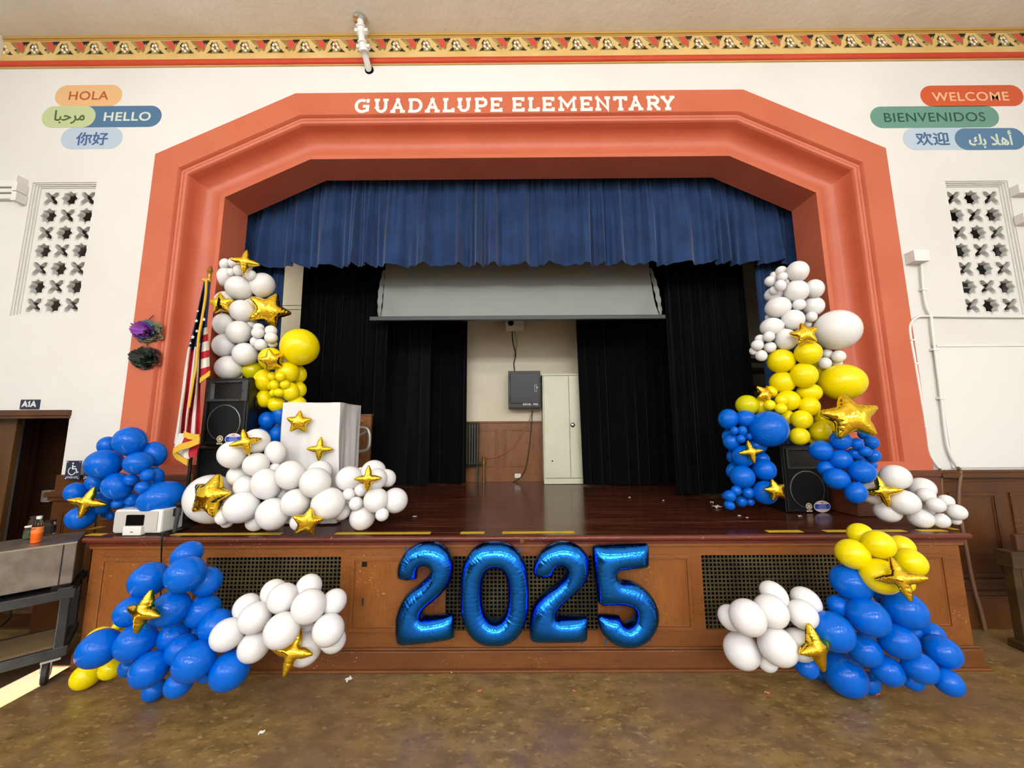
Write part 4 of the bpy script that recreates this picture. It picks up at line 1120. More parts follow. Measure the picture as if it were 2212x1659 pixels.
mb.add([(la.x, YL, lzt), (lb.x, YL, lzt), (lb.x, YL + lD, lzt), (la.x, YL + lD, lzt)], [(0, 1, 2, 3)])
mb.build('cloth', M['cloth_white'], lc, smooth=50)
MB().box(la.x + .05, lb.x - .05, YL + .06, YL + lD - .06, HS, lzt - .02).build('lectern_body', M['backwood'], lc)

# ------------------------------------------------------------------ flag on its pole
YG = 3.60
fl = thing('flag_on_pole', at(400, 1010, YG), 'furled American flag with gold fringe on a pole by the left jamb of the arch', 'flag')
pb0, pt0 = at(397, 1040, YG + .03), at(452, 606, YG + .03)
px0 = pt0.x
MB().tube([(px0, YG + .03, HS + .02), (px0, YG + .03, pt0.z)], .014, 12).build('pole', M['black_plastic'], fl, smooth=60)
MB().lathe([(.13, 0), (.13, .025), (.05, .05), (.025, .09), (.016, .1)], (px0, YG + .03, HS), 28).build('pole_base', M['black_plastic'], fl, smooth=40)
fz0, fz1 = pt0.z, at(452, 574, YG + .03).z
MB().lathe([(.018, 0), (.022, .01), (.016, .02), (.016, (fz1 - fz0) * .45), (.022, (fz1 - fz0) * .5), (.03, (fz1 - fz0) * .62), (.016, (fz1 - fz0) * .85), (.003, fz1 - fz0)], (px0, YG + .03, fz0), 16, M=None).build('finial', M['gold_finial'], fl, smooth=40)
def interp(tab, y):
    ys = [r[0] for r in tab]
    for i in range(len(tab) - 1):
        if y <= ys[i + 1]:
            f = (y - ys[i]) / (ys[i + 1] - ys[i])
            return [a + (b - a) * f for a, b in zip(tab[i], tab[i + 1])]
    return list(tab[-1])
# edges of the hanging folds down the flag (pixel row, then the fold lines from left to right)
tabA = [(604, 441, 442.5, 444, 445.5, 447, 449, 451), (640, 433, 436, 438.5, 441, 443, 446, 449), (700, 420, 425, 430, 434, 437, 439, 441),
        (757, 405, 412, 419, 424, 428, 431, 434), (800, 398, 406, 414, 421, 426, 430, 434), (850, 392, 400, 408, 414, 421, 427, 433),
        (900, 385, 393, 401, 407, 415, 424, 433), (940, 379, 390, 398, 403, 412, 422, 431), (962, 375, 388, 396, 402, 411, 421, 430)]
mbf = MB()
cols = [1, 0, 1, 0, 1, 0]              # white, red, ... below the canton
rows = 44
def pt(r, j, sub):
    y = 604 + (958 - 604) * r / rows
    row = interp(tabA, y)
    a = row[1 + j]; b = row[min(2 + j, 7)] if j < 6 else a
    x = a + (b - a) * sub
    ph = (j + sub)
    dep = YG - .03 - .035 * math.sin(ph * math.pi) * min(1, r / 12) - .02 * math.sin(r * .21 + ph)
    return at(x, y + 0.6 * math.sin(ph * 3), dep)
for j in range(6):
    n0 = len(mbf.v)
    mbf.v += [pt(r, j, s / 4) for r in range(rows + 1) for s in range(5)]
    for r in range(rows):
        y = 604 + (958 - 604) * (r + .5) / rows
        for s in range(4):
            lim = 752 + 10 * (j % 2) - 2 * j
            mbf.f.append(tuple(n0 + k for k in (r * 5 + s, r * 5 + s + 1, (r + 1) * 5 + s + 1, (r + 1) * 5 + s)))
            mbf.m.append(2 if y < lim else cols[j])
mbf.build('flag_cloth', [M['flag_red'], M['flag_white'], M['flag_navy']], fl, smooth=50)
mbr = MB()                              # the short fold on the right with its stripes lying across
tabB = [(606, 449, 453), (640, 446, 453), (700, 439, 447.5), (762, 434, 452), (800, 433.5, 453), (818, 433, 453)]
def pb2(r, s):
    y = 606 + (806 - 606) * r / 40
    _, a, b = interp(tabB, y)
    return at(a + (b - a) * s / 6, y + 6 * (1 - s / 6) * (r / 40), YG - .02 - .03 * math.sin(s / 6 * 3.1 + .4))
mbr.v = [pb2(r, s) for r in range(41) for s in range(7)]
for r in range(40):
    y = 606 + (806 - 606) * (r + .5) / 40
    for s in range(6):
        mbr.f.append((r * 7 + s, r * 7 + s + 1, (r + 1) * 7 + s + 1, (r + 1) * 7 + s))
        mbr.m.append(2 if y < 704 else (1 if int((y - 704) / 17) % 2 == 0 else 0))
mbr.build('flag_fold', [M['flag_red'], M['flag_white'], M['flag_navy']], fl, smooth=50)
def ribbon(name, pts, wpx, Y, m):
    P = smooth_path([at(x, y, Y) for x, y in pts], 6)
    o = MB()
    n = len(P)
    for i in range(n - 1):
        wv = Vector((0, 0, 1)) * wpx / 205
        o.hexa([P[i], P[i + 1], P[i + 1] - wv, P[i] - wv], [q + Vector((0, .012, 0)) for q in (P[i], P[i + 1], P[i + 1] - wv, P[i] - wv)])
    return o.build(name, m, fl)
ribbon('gold_fringe', [(432, 816), (443, 808), (453, 800)], 11, YG - .06, M['gold_fringe'])
ribbon('gold_fringe', [(397, 931), (412, 937), (430, 938)], 11, YG - .11, M['gold_fringe'])
ribbon('gold_fringe', [(431, 944), (410, 953), (392, 958), (376, 966)], 13, YG - .12, M['gold_fringe'])
ribbon('gold_fringe', [(374, 968), (380, 978), (392, 986), (405, 994)], 11, YG - .07, M['gold_fringe'])
def patch(corners, m):
    q = [at(x, y, YG - d) for x, y, d in corners]
    f = lambda e: (lambda u, v: (q[0].lerp(q[1], u)).lerp(q[3].lerp(q[2], u), v) + Vector((0, .012 * math.sin(u * 7 + v * 3) + e, 0)))
    MB().grid(10, 6, f(0)).grid(10, 6, f(.004)).build('flag_tail', m, fl, smooth=60)
patch([(379, 936, .06), (397, 936, .08), (392, 962, .08), (375, 968, .06)], M['flag_white'])
patch([(396, 936, .07), (432, 938, .09), (428, 948, .09), (391, 962, .08)], M['flag_red'])
patch([(377, 976, .04), (420, 958, .05), (410, 992, .05), (398, 990, .05)], M['flag_white'])
patch([(398, 966, .055), (430, 952, .055), (424, 985, .055), (408, 990, .055)], M['flag_red'])
MB().tube(smooth_path([at(x, y, YG - .10) for x, y in ((446, 604), (444, 640), (436, 690), (429, 730), (424, 790), (418, 820), (413, 850), (408, 880))], 6), .011, 8).build('gold_cord', M['gold_fringe'], fl, smooth=60)
MB().tube([at(441, 605, YG - .03), at(447, 607, YG - .05), at(453, 604, YG - .03)], .02, 10).build('gold_collar', M['gold_fringe'], fl, smooth=60)
for (x, y, r) in ((424, 693, 4), (440, 690, 4.2), (425, 715, 3.6), (416, 728, 4.4), (427, 672, 2.6), (411, 741, 2.6)):
    c = at(x, y, YG - .10)
    rr = r / 205
    MB().prism([[(c.x + (rr if k % 2 == 0 else rr * .42) * math.sin(math.pi * k / 5), c.z + (rr if k % 2 == 0 else rr * .42) * math.cos(math.pi * k / 5)) for k in range(10)][::-1]], XZ(c.y), 0, .004).build('white_star', M['flag_white'], fl)

# ------------------------------------------------------------------ white sound dock with microphone at the stage edge
YD = 3.27
da, db = atz(243, 1148, HS + .012), atz(345, 1149, HS + .012)
da = at(243, 1148, YD); db = at(346, 1149, YD)
dz0, dz1 = HS + .012, at(295, 1101, YD).z
dr0, dr1 = at(396, 1141, YD + .18), at(396, 1087, YD + .18)
dk_ = thing('sound_dock', ((da.x + db.x) / 2, YD, HS), 'white desktop sound dock with grey cloth front and black panel at the left stage edge', 'sound dock')
BL, BR = Vector((da.x + .015, YD + .26, 0)), Vector((dr1.x, YD + .20, 0))
def hx_(z0, z1, e=0): return [(da.x + e, YD + e, z0), (db.x - e * .2, YD + e * .2, z0), (BR.x - e, BR.y - e * .3, z0), (BL.x + e, BL.y - e, z0)], [(da.x + e, YD + e, z1), (db.x - e * .2, YD + e * .2, z1), (BR.x - e, BR.y - e * .3, z1), (BL.x + e, BL.y - e, z1)]
MB().hexa(*hx_(dz0, dz1)).build('case', M['white_plastic'], dk_, bevel=0.014)
MB().hexa(*hx_(HS, HS + .014, .02)).build('base', M['black_plastic'], dk_)
gx0, gx1 = at(246, 1125, YD).x, at(343, 1125, YD).x
MB().prism([rrect((gx0 + gx1) / 2, (dz0 + dz1) / 2, (gx1 - gx0) / 2 - .008, (dz1 - dz0) / 2 - .014, .012)], XZ(YD - .006), 0, .008).build('cloth_grille', M['speaker_cloth'], dk_)
a, b = at(271, 1136, YD - .01), at(312, 1112, YD - .01)
MB().prism([rrect((a.x + b.x) / 2, (a.z + b.z) / 2, (b.x - a.x) / 2, (b.z - a.z) / 2, .008)], XZ(YD - .012), 0, .008).build('black_panel', M['black_gloss'], dk_)
a, b = at(268, 1150, YD - .02), at(309, 1136, YD - .02)
MB().box(a.x, b.x, YD - .035, YD + .01, HS + .004, b.z).build('dock_tray', M['white_plastic'], dk_, bevel=0.004)
MB().box((a.x + b.x) / 2 - .012, (a.x + b.x) / 2 + .012, YD - .037, YD - .034, HS + .03, HS + .036).build('badge_mark', M['speaker_ring'], dk_)
MB().hexa([(da.x + .16, YD + .06, dz1), (da.x + .34, YD + .06, dz1), (da.x + .36, YD + .10, dz1), (da.x + .18, YD + .10, dz1)], [(da.x + .16, YD + .06, dz1 + .002), (da.x + .34, YD + .06, dz1 + .002), (da.x + .36, YD + .10, dz1 + .002), (da.x + .18, YD + .10, dz1 + .002)]).build('top_slot', M['black_plastic'], dk_)
rc = at(333, 1087, YD + .12)
MB().prism([rrect(0, 0, .055, .02, .018)], lambda u, v, w: Vector((rc.x + u + v * .8, YD + .12 + v * 1.2, dz1 + .001 + w + .02 * (u + .055) / .11)), 0, .014).one('remote_control', M['white_plastic'], 'small white rounded remote lying on top of the sound dock', 'remote control', bevel=0.004)
mt, mbm = at(382, 1090, YD - .02), at(374, 1132, YD - .02)
mc = thing('microphone', (mbm.x, YD, dz0), 'black handheld microphone upright against the side of the white sound dock', 'microphone')
MB().tube([(mbm.x, YD + .0, dz0 + .01), (mt.x - .004, YD + .01, mt.z - .03)], [.014, .019], 14).build('body', M['horn_grey'], mc, smooth=50)
MB().lathe([(.012, -.034), (.027, -.02), (.033, 0), (.030, .016), (.018, .028), (.002, .033)], (mt.x, YD + .01, mt.z), 20).build('head', M['black_grille'], mc, smooth=50)
MB().box(mbm.x - .03, mbm.x + .018, YD - .004, YD + .03, at(374, 1116, YD).z, at(374, 1098, YD).z).build('clip', M['black_plastic'], mc, bevel=0.006)
tray = atz(395, 1137, HS)
MB().hexa([(db.x - .01, YD - .01, HS), (db.x + .10, YD - .03, HS), (BR.x + .09, BR.y - .02, HS), (BR.x + .0, BR.y + .01, HS)], [(db.x - .01, YD - .01, HS + .012), (db.x + .10, YD - .03, HS + .02), (BR.x + .09, BR.y - .02, HS + .022), (BR.x + .0, BR.y + .01, HS + .012)]).one('black_tray', M['black_plastic'], 'flat black device lying on the deck beside the white sound dock', 'tray', bevel=0.004)
cpts = [atz(400, 1139, HS + .012), atz(375, 1146, HS + .012), at(356, 1150, YF - .03), at(350, 1160, YF - .075), at(349, 1180, YF - .06), at(348, 1230, YF - .03), at(347, 1300, YF - .03)]
MB().tube(smooth_path(cpts, 7), .006, 8).one('dangling_cable', M['cable_black'], 'thin black cable hanging over the stage edge in front of the left panel', 'cable', smooth=60)

# ------------------------------------------------------------------ tape along the edge, paper scraps
def strip(x0, x1, label, y=1151.5, dz=.0):
    a, b = atz(x0, y, HS), atz(x1, y, HS)
    MB().box(a.x, b.x, YF + .03, YF + .085, HS + .0005, HS + .003).one('floor_tape', M['tape_yellow'], label, 'tape', 'yellow tape strips along the stage edge')
strip(205, 240, 'short yellow tape strip on the stage edge left of the sound dock')
strip(366, 612, 'long yellow tape strip on the stage edge in front of the large white balloon')
strip(727, 930, 'yellow tape strip on the stage edge below the right end of the white balloon pile')
strip(995, 1046, 'shortest yellow tape strip, near the middle of the stage edge')
strip(1085, 1242, 'yellow tape strip on the stage edge above the digit zero')
strip(1665, 1742, 'yellow tape strip on the stage edge below the right loudspeaker')
strip(1793, 1972, 'yellow tape strip on the stage edge behind the yellow balloons')
strip(2004, 2064, 'yellow tape strip at the right corner of the stage edge')
a = atz(2055, 1142, HS)
MB().box(a.x - .03, a.x + .03, YF + .08, YF + .22, HS + .0005, HS + .003).one('floor_tape', M['tape_yellow'], 'yellow tape running back from the right corner of the stage edge', 'tape', 'yellow tape strips along the stage edge')
a = atz(207, 1141, HS)
MB().box(a.x - .04, a.x + .03, a.y - .04, a.y + .06, HS + .0005, HS + .003).one('floor_tape', M['tape_yellow'], 'square yellow tape patch at the left end of the deck', 'tape', 'yellow tape strips along the stage edge')
def scrap(px, py, z, sx, sy, m, lb, rot):
    c = atz(px, py, z)
    mb = MB(Matrix.Translation(c) @ Matrix.Rotation(rot, 4, 'Z'))
    mb.grid(4, 4, lambda u, v: Vector(((u - .5) * sx, (v - .5) * sy, .003 + .012 * abs(math.sin(5 * u + 3 * v)) * (sx / .06))))
    mb.grid(4, 4, lambda u, v: Vector(((u - .5) * sx, (v - .5) * sy, .001 + .012 * abs(math.sin(5 * u + 3 * v)) * (sx / .06))))
    mb.one('paper_scrap', m, lb, 'paper scrap', 'paper scraps dropped on floor and deck')
scrap(565, 1584, 0, .035, .025, M['paper'], 'white paper scrap alone on the brown floor at lower left', .4)
scrap(753, 1469, 0, .05, .04, M['paper'], 'crumpled white paper scrap on the floor just right of the left balloon pile', .9)
scrap(1657, 1498, 0, .035, .018, M['pink_paper'], 'pink paper scrap on the floor left of the right balloon pile', -.4)
scrap(1896, 1501, 0, .045, .018, M['pink_paper'], 'pink paper scrap on the floor under the right balloon pile', .2)
scrap(1036, 1494, 0, .03, .014, M['pink_paper'], 'tiny pink paper scrap on the floor below the digits', .3)
scrap(1240, 1494, 0, .025, .012, M['pink_paper'], 'tiny pink paper scrap on the floor below the second digit two', -.5)
for (x, y, sx, lb) in ((1728, 1116, .04, 'white paper scrap on the deck right in front of the right loudspeaker'), (1549, 1097, .10, 'flat white paper piece on the deck left of the right balloon column'), (1538, 1086, .05, 'small white paper scrap on the deck behind the flat white piece'),
                       (1597, 1115, .035, 'white paper scrap on the deck below the lowest small blue balloons'), (1614, 1119, .025, 'tiny white paper scrap beside another one below the small blue balloons'),
                       (1433, 1082, .03, 'small white scrap on the deck in front of the black curtain'), (1360, 1075, .03, 'small white scrap on the deck in front of the locker'), (896, 1117, .04, 'white scrap on the deck right of the white balloon pile')):
    scrap(x, y, HS, sx, sx * .7, M['paper'], lb, .2 * (x % 7))

# ------------------------------------------------------------------ equipment cart on the left
cz_t = at(168, 1169, 3.12).z
FL, FR, BR2, BL2 = atz(8, 1191, cz_t), atz(168, 1169, cz_t), atz(157, 1149, cz_t), atz(-30, 1160, cz_t)
dirx = (FL - FR).normalized(); FL = FR + dirx * 1.0
diry = Vector((-dirx.y, dirx.x, 0)); diry = diry if diry.y > 0 else -diry
ct = thing('equipment_cart', (FR.x - .5, FR.y + .2, 0), 'black wheeled cart with slotted shelves parked left of the stage', 'cart')
TC = Matrix(((-dirx.x, diry.x, 0, FR.x), (-dirx.y, diry.y, 0, FR.y), (0, 0, 1, 0), (0, 0, 0, 1)))   # local x from left(-1) to right(0), y backwards
zs1 = at(150, 1272, FR.y).z
zs0 = at(138, 1396, FR.y).z
sh1 = MB(TC).box(-1.25, .02, -.03, .50, zs1 - .05, zs1 - .01).box(-1.25, .03, -.045, -.015, zs1 - .06, zs1 + .012).box(-1.25, .03, .49, .52, zs1 - .06, zs1 + .01)
sh1.build('top_shelf', M['cart_black'], ct, bevel=0.006)
MB(TC).box(-1.25, .02, -.03, .50, zs0 - .05, zs0).box(-1.25, .03, -.045, -.02, zs0 - .06, zs0 + .015).build('bottom_shelf', M['cart_black'], ct, bevel=0.006)
for (x, y) in ((-.02, -.02), (-.02, .47), (-1.2, -.02), (-1.2, .47)):
    MB(TC).box(x - .028, x + .028, y - .022, y + .022, .16, zs1 + .03).build('leg', M['cart_black'], ct, bevel=0.006)
    wv = MB(TC)
    wv.lathe([(.035, -.017), (.07, -.017), (.077, -.01), (.077, .01), (.07, .017), (.035, .017)], (x - .05, y, .077), 24, M=Matrix.Rotation(math.radians(90), 3, 'Y') @ Matrix.Rotation(math.radians(0), 3, 'X'))
    wh = wv.build('caster', M['rubber'], ct, smooth=40)
    MB(TC).box(x - .078, x - .071, y - .022, y + .022, .06, .17).box(x - .029, x - .022, y - .022, y + .022, .06, .17).box(x - .082, x + .02, y - .026, y + .026, .16, .175).build('caster_fork', M['grey_metal'], wh)
for x in (-.02, -.52, -1.0): MB(TC).box(x - .045, x + .035, -.05, -.01, zs1 + .01, zs1 + .03).build('clamp', M['cart_black'], ct, bevel=0.004)
bxs = MB(TC).box(-1.2, 0, 0, .45, zs1 + .045, cz_t)
wb_ = thing('metal_box', TC @ Vector((-.5, .2, zs1)), 'scuffed steel equipment box standing on the black cart', 'metal box')
bxs.build('body', M['steel_box'], wb_, bevel=0.006)
MB(TC).box(-1.2, .0, -.004, .002, cz_t - .012, cz_t).build('front_edge', M['chrome'], wb_)
MB(TC).box(-.075, -.068, -.003, .001, zs1 + .045, cz_t - .012).build('side_seam', M['black_plastic'], wb_)
for x in (-.06, -1.1): MB(TC).box(x - .05, x + .05, .02, .08, zs1 - .005, zs1 + .046).build('foot', M['black_plastic'], wb_)
MB(TC).box(-.60, -.03, .02, .40, zs0 + .001, zs0 + .02).one('cardboard_sheet', M['cardboard'], 'brown cardboard sheet lying on the bottom shelf of the cart', 'cardboard')
MB(TC).box(-1.0, -.55, .05, .33, zs0 + .001, zs0 + .07).one('black_case', M['black_plastic'], 'black case on the bottom shelf of the cart', 'case', bevel=0.01)
MB(TC).tube(smooth_path([(-.38, .3, zs1 - .05), (-.33, .25, zs1 - .2), (-.42, .12, zs0 + .18), (-.6, .1, zs0 + .09), (-.75, .12, zs0 + .08)], 8), .006, 8).one('cart_cable', M['cable_black'], 'dark cable hanging from the top shelf of the cart to its bottom shelf', 'cable', smooth=60)
def onbox(px, py): return atz(px, py, cz_t)
bc = onbox(77, 1172)
bt = thing('soda_bottle', bc, 'plastic bottle of orange soda with white cap on the steel box', 'bottle')
MB().lathe([(.026, 0), (.031, .006), (.028, .02), (.033, .045), (.033, .075), (.031, .082), (.0315, .118)], bc, 24).build('soda', M['soda'], bt, smooth=50)
MB().lathe([(.0335, .078), (.0335, .128)], bc, 24).build('label_band', M['soda_label'], bt, smooth=50)
MB().lathe([(.0325, .128), (.032, .14), (.024, .168), (.0135, .182), (.0135, .19)], bc, 24).build('bottle_neck', M['glass'], bt, smooth=50)
MB().lathe([(.016, .188), (.016, .208), (.014, .21)], bc, 20).build('cap', M['white_plastic'], bt, smooth=40)
text_obj('lettering', 'FANTA', .045, mat('label_purple', (92, 60, 140), .5), bt, bc + Vector((0, -.0345, .113)), height=.014, bold=.03, frame=lambda u, v: bc + Vector((.0342 * math.sin(u / .034), -.0342 * math.cos(u / .034), .113 + v + u * .1)))
def jar(px, py, r, h, mc_, lid, label, name='glass_jar'):
    c = onbox(px, py)
    t = thing(name, c, label, 'jar', 'glass jars on the steel box')
    if mc_: MB().lathe([(r * .92, .006), (r * .92, h * .62)], c, 20).build('contents', mc_, t, smooth=40)
    MB().lathe([(r * .94, 0), (r, .008), (r, h * .78), (r * .85, h * .88), (r * .82, h * .95)], c, 24).build('glass', M['glass'], t, smooth=40)
    MB().lathe([(r * .9, h * .92), (r * .92, h * .93), (r * .92, h), (r * .85, h + .003)], c, 24).build('lid', lid, t, smooth=40)
jar(60, 1164, .030, .105, M['jar_green'], M['white_plastic'], 'small jar of green stuff with white lid, left of the soda bottle')
jar(74, 1153, .042, .15, None, M['dark_metal'], 'tall empty glass jar with grey lid behind the soda bottle')
jar(106, 1153, .038, .115, M['jar_dark'], M['black_plastic'], 'glass jar with black lid right of the soda bottle')

# ------------------------------------------------------------------ wooden bench at the right edge
YN = 3.42
bn = thing('wooden_bench', (at(2190, 1300, YN).x + .3, YN, 0), 'dark wooden bench end with flat arm at the right edge of the hall', 'bench')
a, b, c, d = at(2178, 1192, YN), at(2240, 1206, YN), at(2240, 1243, YN), at(2178, 1228, YN)
MB().box(a.x, a.x + .9, YN - .02, YN + .10, d.z, a.z).build('arm', M['bench_wood'], bn, bevel=0.006)
lx = at(2200, 1300, YN).x
MB().box(lx, lx + .07, YN, YN + .07, .06, d.z).build('leg', M['bench_wood'], bn, bevel=0.005)
MB().box(lx - .04, lx + .86, YN - .02, YN + .09, 0, .07).build('foot_rail', M['bench_wood'], bn, bevel=0.006)
MB().box(lx + .74, lx + .81, YN, YN + .07, .06, d.z).build('leg', M['bench_wood'], bn, bevel=0.005)
MB().box(lx + .1, lx + .9, YN + .02, YN + .06, .42, d.z + .28).build('back_panel', M['darkwood'], bn, bevel=0.005)

# ------------------------------------------------------------------ inflated foil shapes
def catmull(pts, n=7):
    """closed outline; a point with a third item is a corner"""
    L = len(pts); out = []
    for i in range(L):
        p0, p1, p2, p3 = pts[i - 1], pts[i], pts[(i + 1) % L], pts[(i + 2) % L]
        c1, c2 = len(p1) > 2, len(p2) > 2
        a, b = np.array(p1[:2], float), np.array(p2[:2], float)
        q0 = np.array(p0[:2], float) if not c1 else a - (b - a) * .6
        q3 = np.array(p3[:2], float) if not c2 else b + (b - a) * .6
        for k in range(n):
            t = k / n
            out.append(tuple(0.5 * (2 * a + (b - q0) * t + (2 * q0 - 5 * a + 4 * b - q3) * t * t + (3 * a - q0 - 3 * b + q3) * t ** 3)))
    return out
def resample(loop, step):
    P = np.array(loop + [loop[0]]); d = np.r_[0, np.cumsum(np.hypot(*np.diff(P, axis=0).T))]
    n = max(12, int(d[-1] / step)); s = np.linspace(0, d[-1], n, endpoint=False)
    return np.c_[np.interp(s, d, P[:, 0]), np.interp(s, d, P[:, 1])]
def inside(P, x, y):
    r = np.zeros(x.shape, bool); n = len(P)
    for i in range(n):
        x0, y0 = P[i - 1]; x1, y1 = P[i]
        if y0 == y1: continue
        c = ((y0 > y) != (y1 > y)) & (x < (x1 - x0) * (y - y0) / (y1 - y0) + x0)
        r ^= c
    return r
def inflate(loops, h, gain, crease=0.0, seed=1, rim=0.0, cstep=0.05, step=None):
    """two foil sheets sealed along an outline: height from a Poisson solve, with puckers running in from the seam"""
    rnd = np.random.RandomState(seed)
    B = [resample(l, step or h) for l in loops]
    allb = np.vstack(B)
    lo, hi = allb.min(0) - 2 * h, allb.max(0) + 2 * h
    nx, ny = int((hi[0] - lo[0]) / h) + 2, int((hi[1] - lo[1]) / h) + 2
    X, Y = np.meshgrid(lo[0] + np.arange(nx) * h, lo[1] + np.arange(ny) * h)
    ins = np.zeros(X.shape, bool)
    for b in B: ins ^= inside(b, X, Y)
    u = np.zeros(X.shape)
    for it in range(900):
        v = 0.25 * (np.roll(u, 1, 0) + np.roll(u, -1, 0) + np.roll(u, 1, 1) + np.roll(u, -1, 1)) + h * h / 4
        u = np.where(ins, v, 0)
    pts = np.c_[X[ins], Y[ins]]; uu = u[ins]
    d2 = np.full(len(pts), 9.0); arc = np.zeros(len(pts)); off = 0
    for b in B:
        for i0 in range(0, len(b), 64):
            bb = b[i0:i0 + 64]
            D = np.hypot(pts[:, None, 0] - bb[None, :, 0], pts[:, None, 1] - bb[None, :, 1])
            j = D.argmin(1); dd = D[np.arange(len(pts)), j]
            m = dd < d2; d2[m] = dd[m]; arc[m] = off + (i0 + j[m]) * (step or h)
        off += len(b) * (step or h) + 1
    keep = d2 > h * .55
    pts, uu, d2, arc = pts[keep], uu[keep], d2[keep], arc[keep]
    hgt = gain * np.sqrt(np.maximum(uu, 0))
    if crease:
        hm = hgt.max()
        ks = np.arange(0, off + cstep, cstep); ks = ks + rnd.uniform(-.4, .4, len(ks)) * cstep
        am = rnd.uniform(.2, 1.0, len(ks)); wd = rnd.uniform(.6, 1.3, len(ks)) * h * .9
        k = np.abs(arc[:, None] - ks[None, :]).argmin(1)
        rel = hgt / hm
        win = np.clip((rel - .30) * 5, 0, 1) * np.clip((1.02 - rel) * 14, 0, 1)
        hgt = hgt - crease * am[k] * np.exp(-((arc - ks[k]) / wd[k]) ** 2) * win
    if rim:
        hgt = hgt * (1 + rim * np.sin(arc * 2 * np.pi / (5.5 * h) + 2 * np.sin(arc * 9)) * np.exp(-d2 / (4 * h)))
    nb = len(allb)
    verts = [Vector(p) for p in np.vstack([allb, pts])]
    edges, o = [], 0
    for b in B:
        edges += [(o + i, o + (i + 1) % len(b)) for i in range(len(b))]; o += len(b)
    vo, _, fo, ov, _, _ = delaunay_2d_cdt(verts, edges, [], 0, 1e-6)
    V = np.array([v[:] for v in vo]); idx = np.array([l[0] if l else -1 for l in ov])
    Z = np.where(idx >= nb, hgt[np.clip(idx - nb, 0, len(hgt) - 1)], 0.0)
    F = []
    cen = np.array([V[list(f)].mean(0) for f in fo])
    keepf = np.zeros(len(fo), bool)
    for b in B: keepf ^= inside(b, cen[:, 0], cen[:, 1])
    F = [tuple(f) for f, k in zip(fo, keepf) if k]
    isb = (idx < nb)
    n = len(V)
    back = np.where(isb, np.arange(n), np.arange(n) + n)
    co = [(x, -z, y) for (x, y), z in zip(V, Z)] + [(x, z, y) for (x, y), z in zip(V, Z)]
    fb = [tuple(int(back[i]) for i in reversed(f)) for f in F]
    used = sorted(set(i for f in F + fb for i in f)); mp = {j: i for i, j in enumerate(used)}
    return [co[j] for j in used], [tuple(mp[i] for i in f) for f in F + fb]
def foil_mesh(name, loops, m, **k):
    v, f = inflate(loops, **k)
    me = bpy.data.meshes.new(name)
    me.from_pydata(v, [], f)
    me.materials.append(m)
    bm = bmesh.new(); bm.from_mesh(me); bmesh.ops.recalc_face_normals(bm, faces=bm.faces); bm.to_mesh(me); bm.free()
    me.polygons.foreach_set('use_smooth', [True] * len(me.polygons))
    return me

C = 'c'
D2a = [(190, 345, C), (186, 290), (205, 220), (255, 150), (330, 105), (395, 92), (470, 105), (530, 150), (562, 215), (567, 290), (545, 370), (500, 435), (440, 490), (385, 535), (352, 580), (362, 604, C), (430, 600), (560, 584, C), (574, 600, C), (576, 740, C), (560, 752, C), (380, 775), (205, 794, C), (184, 780, C), (174, 690), (180, 600), (210, 510), (260, 440), (330, 385), (390, 330), (412, 290), (398, 258), (360, 255), (330, 280), (318, 345, C), (250, 354)]
D2b = [(1118, 325, C), (1110, 280), (1130, 210), (1180, 145), (1250, 105), (1310, 92), (1390, 105), (1455, 150), (1487, 215), (1492, 285), (1470, 360), (1420, 425), (1350, 480), (1295, 530), (1266, 575), (1275, 602, C), (1350, 600), (1475, 599, C), (1483, 615, C), (1480, 745, C), (1465, 771, C), (1300, 773), (1110, 769, C), (1090, 755, C), (1083, 680), (1095, 590), (1130, 505), (1190, 440), (1260, 390), (1315, 340), (1332, 300), (1318, 262), (1285, 253), (1258, 275), (1245, 330, C), (1180, 336)]
D5 = [(1530, 120, C), (1700, 111), (1885, 105, C), (1896, 120, C), (1896, 265, C), (1880, 271, C), (1700, 285), (1683, 312), (1705, 350), (1790, 365), (1870, 410), (1930, 480), (1963, 570), (1955, 660), (1910, 740), (1840, 795), (1760, 811), (1670, 792), (1600, 740), (1560, 680), (1550, 600, C), (1570, 590, C), (1700, 600, C), (1718, 640), (1750, 652), (1790, 625), (1800, 580), (1775, 535), (1700, 520), (1575, 523, C), (1550, 505, C), (1535, 400), (1520, 250), (1514, 140, C)]
D0o = [(848 + 236 * math.copysign(abs(math.cos(t)) ** .80, math.cos(t)), 446 + 352 * math.copysign(abs(math.sin(t)) ** .80, math.sin(t))) for t in [2 * math.pi * i / 60 for i in range(60)]]
D0i = [(852 + 86 * math.copysign(abs(math.cos(t)) ** .85, math.cos(t)), 448 + 180 * math.copysign(abs(math.sin(t)) ** .85, math.sin(t))) for t in [2 * math.pi * i / 60 for i in range(60)]]
YDG = 3.085
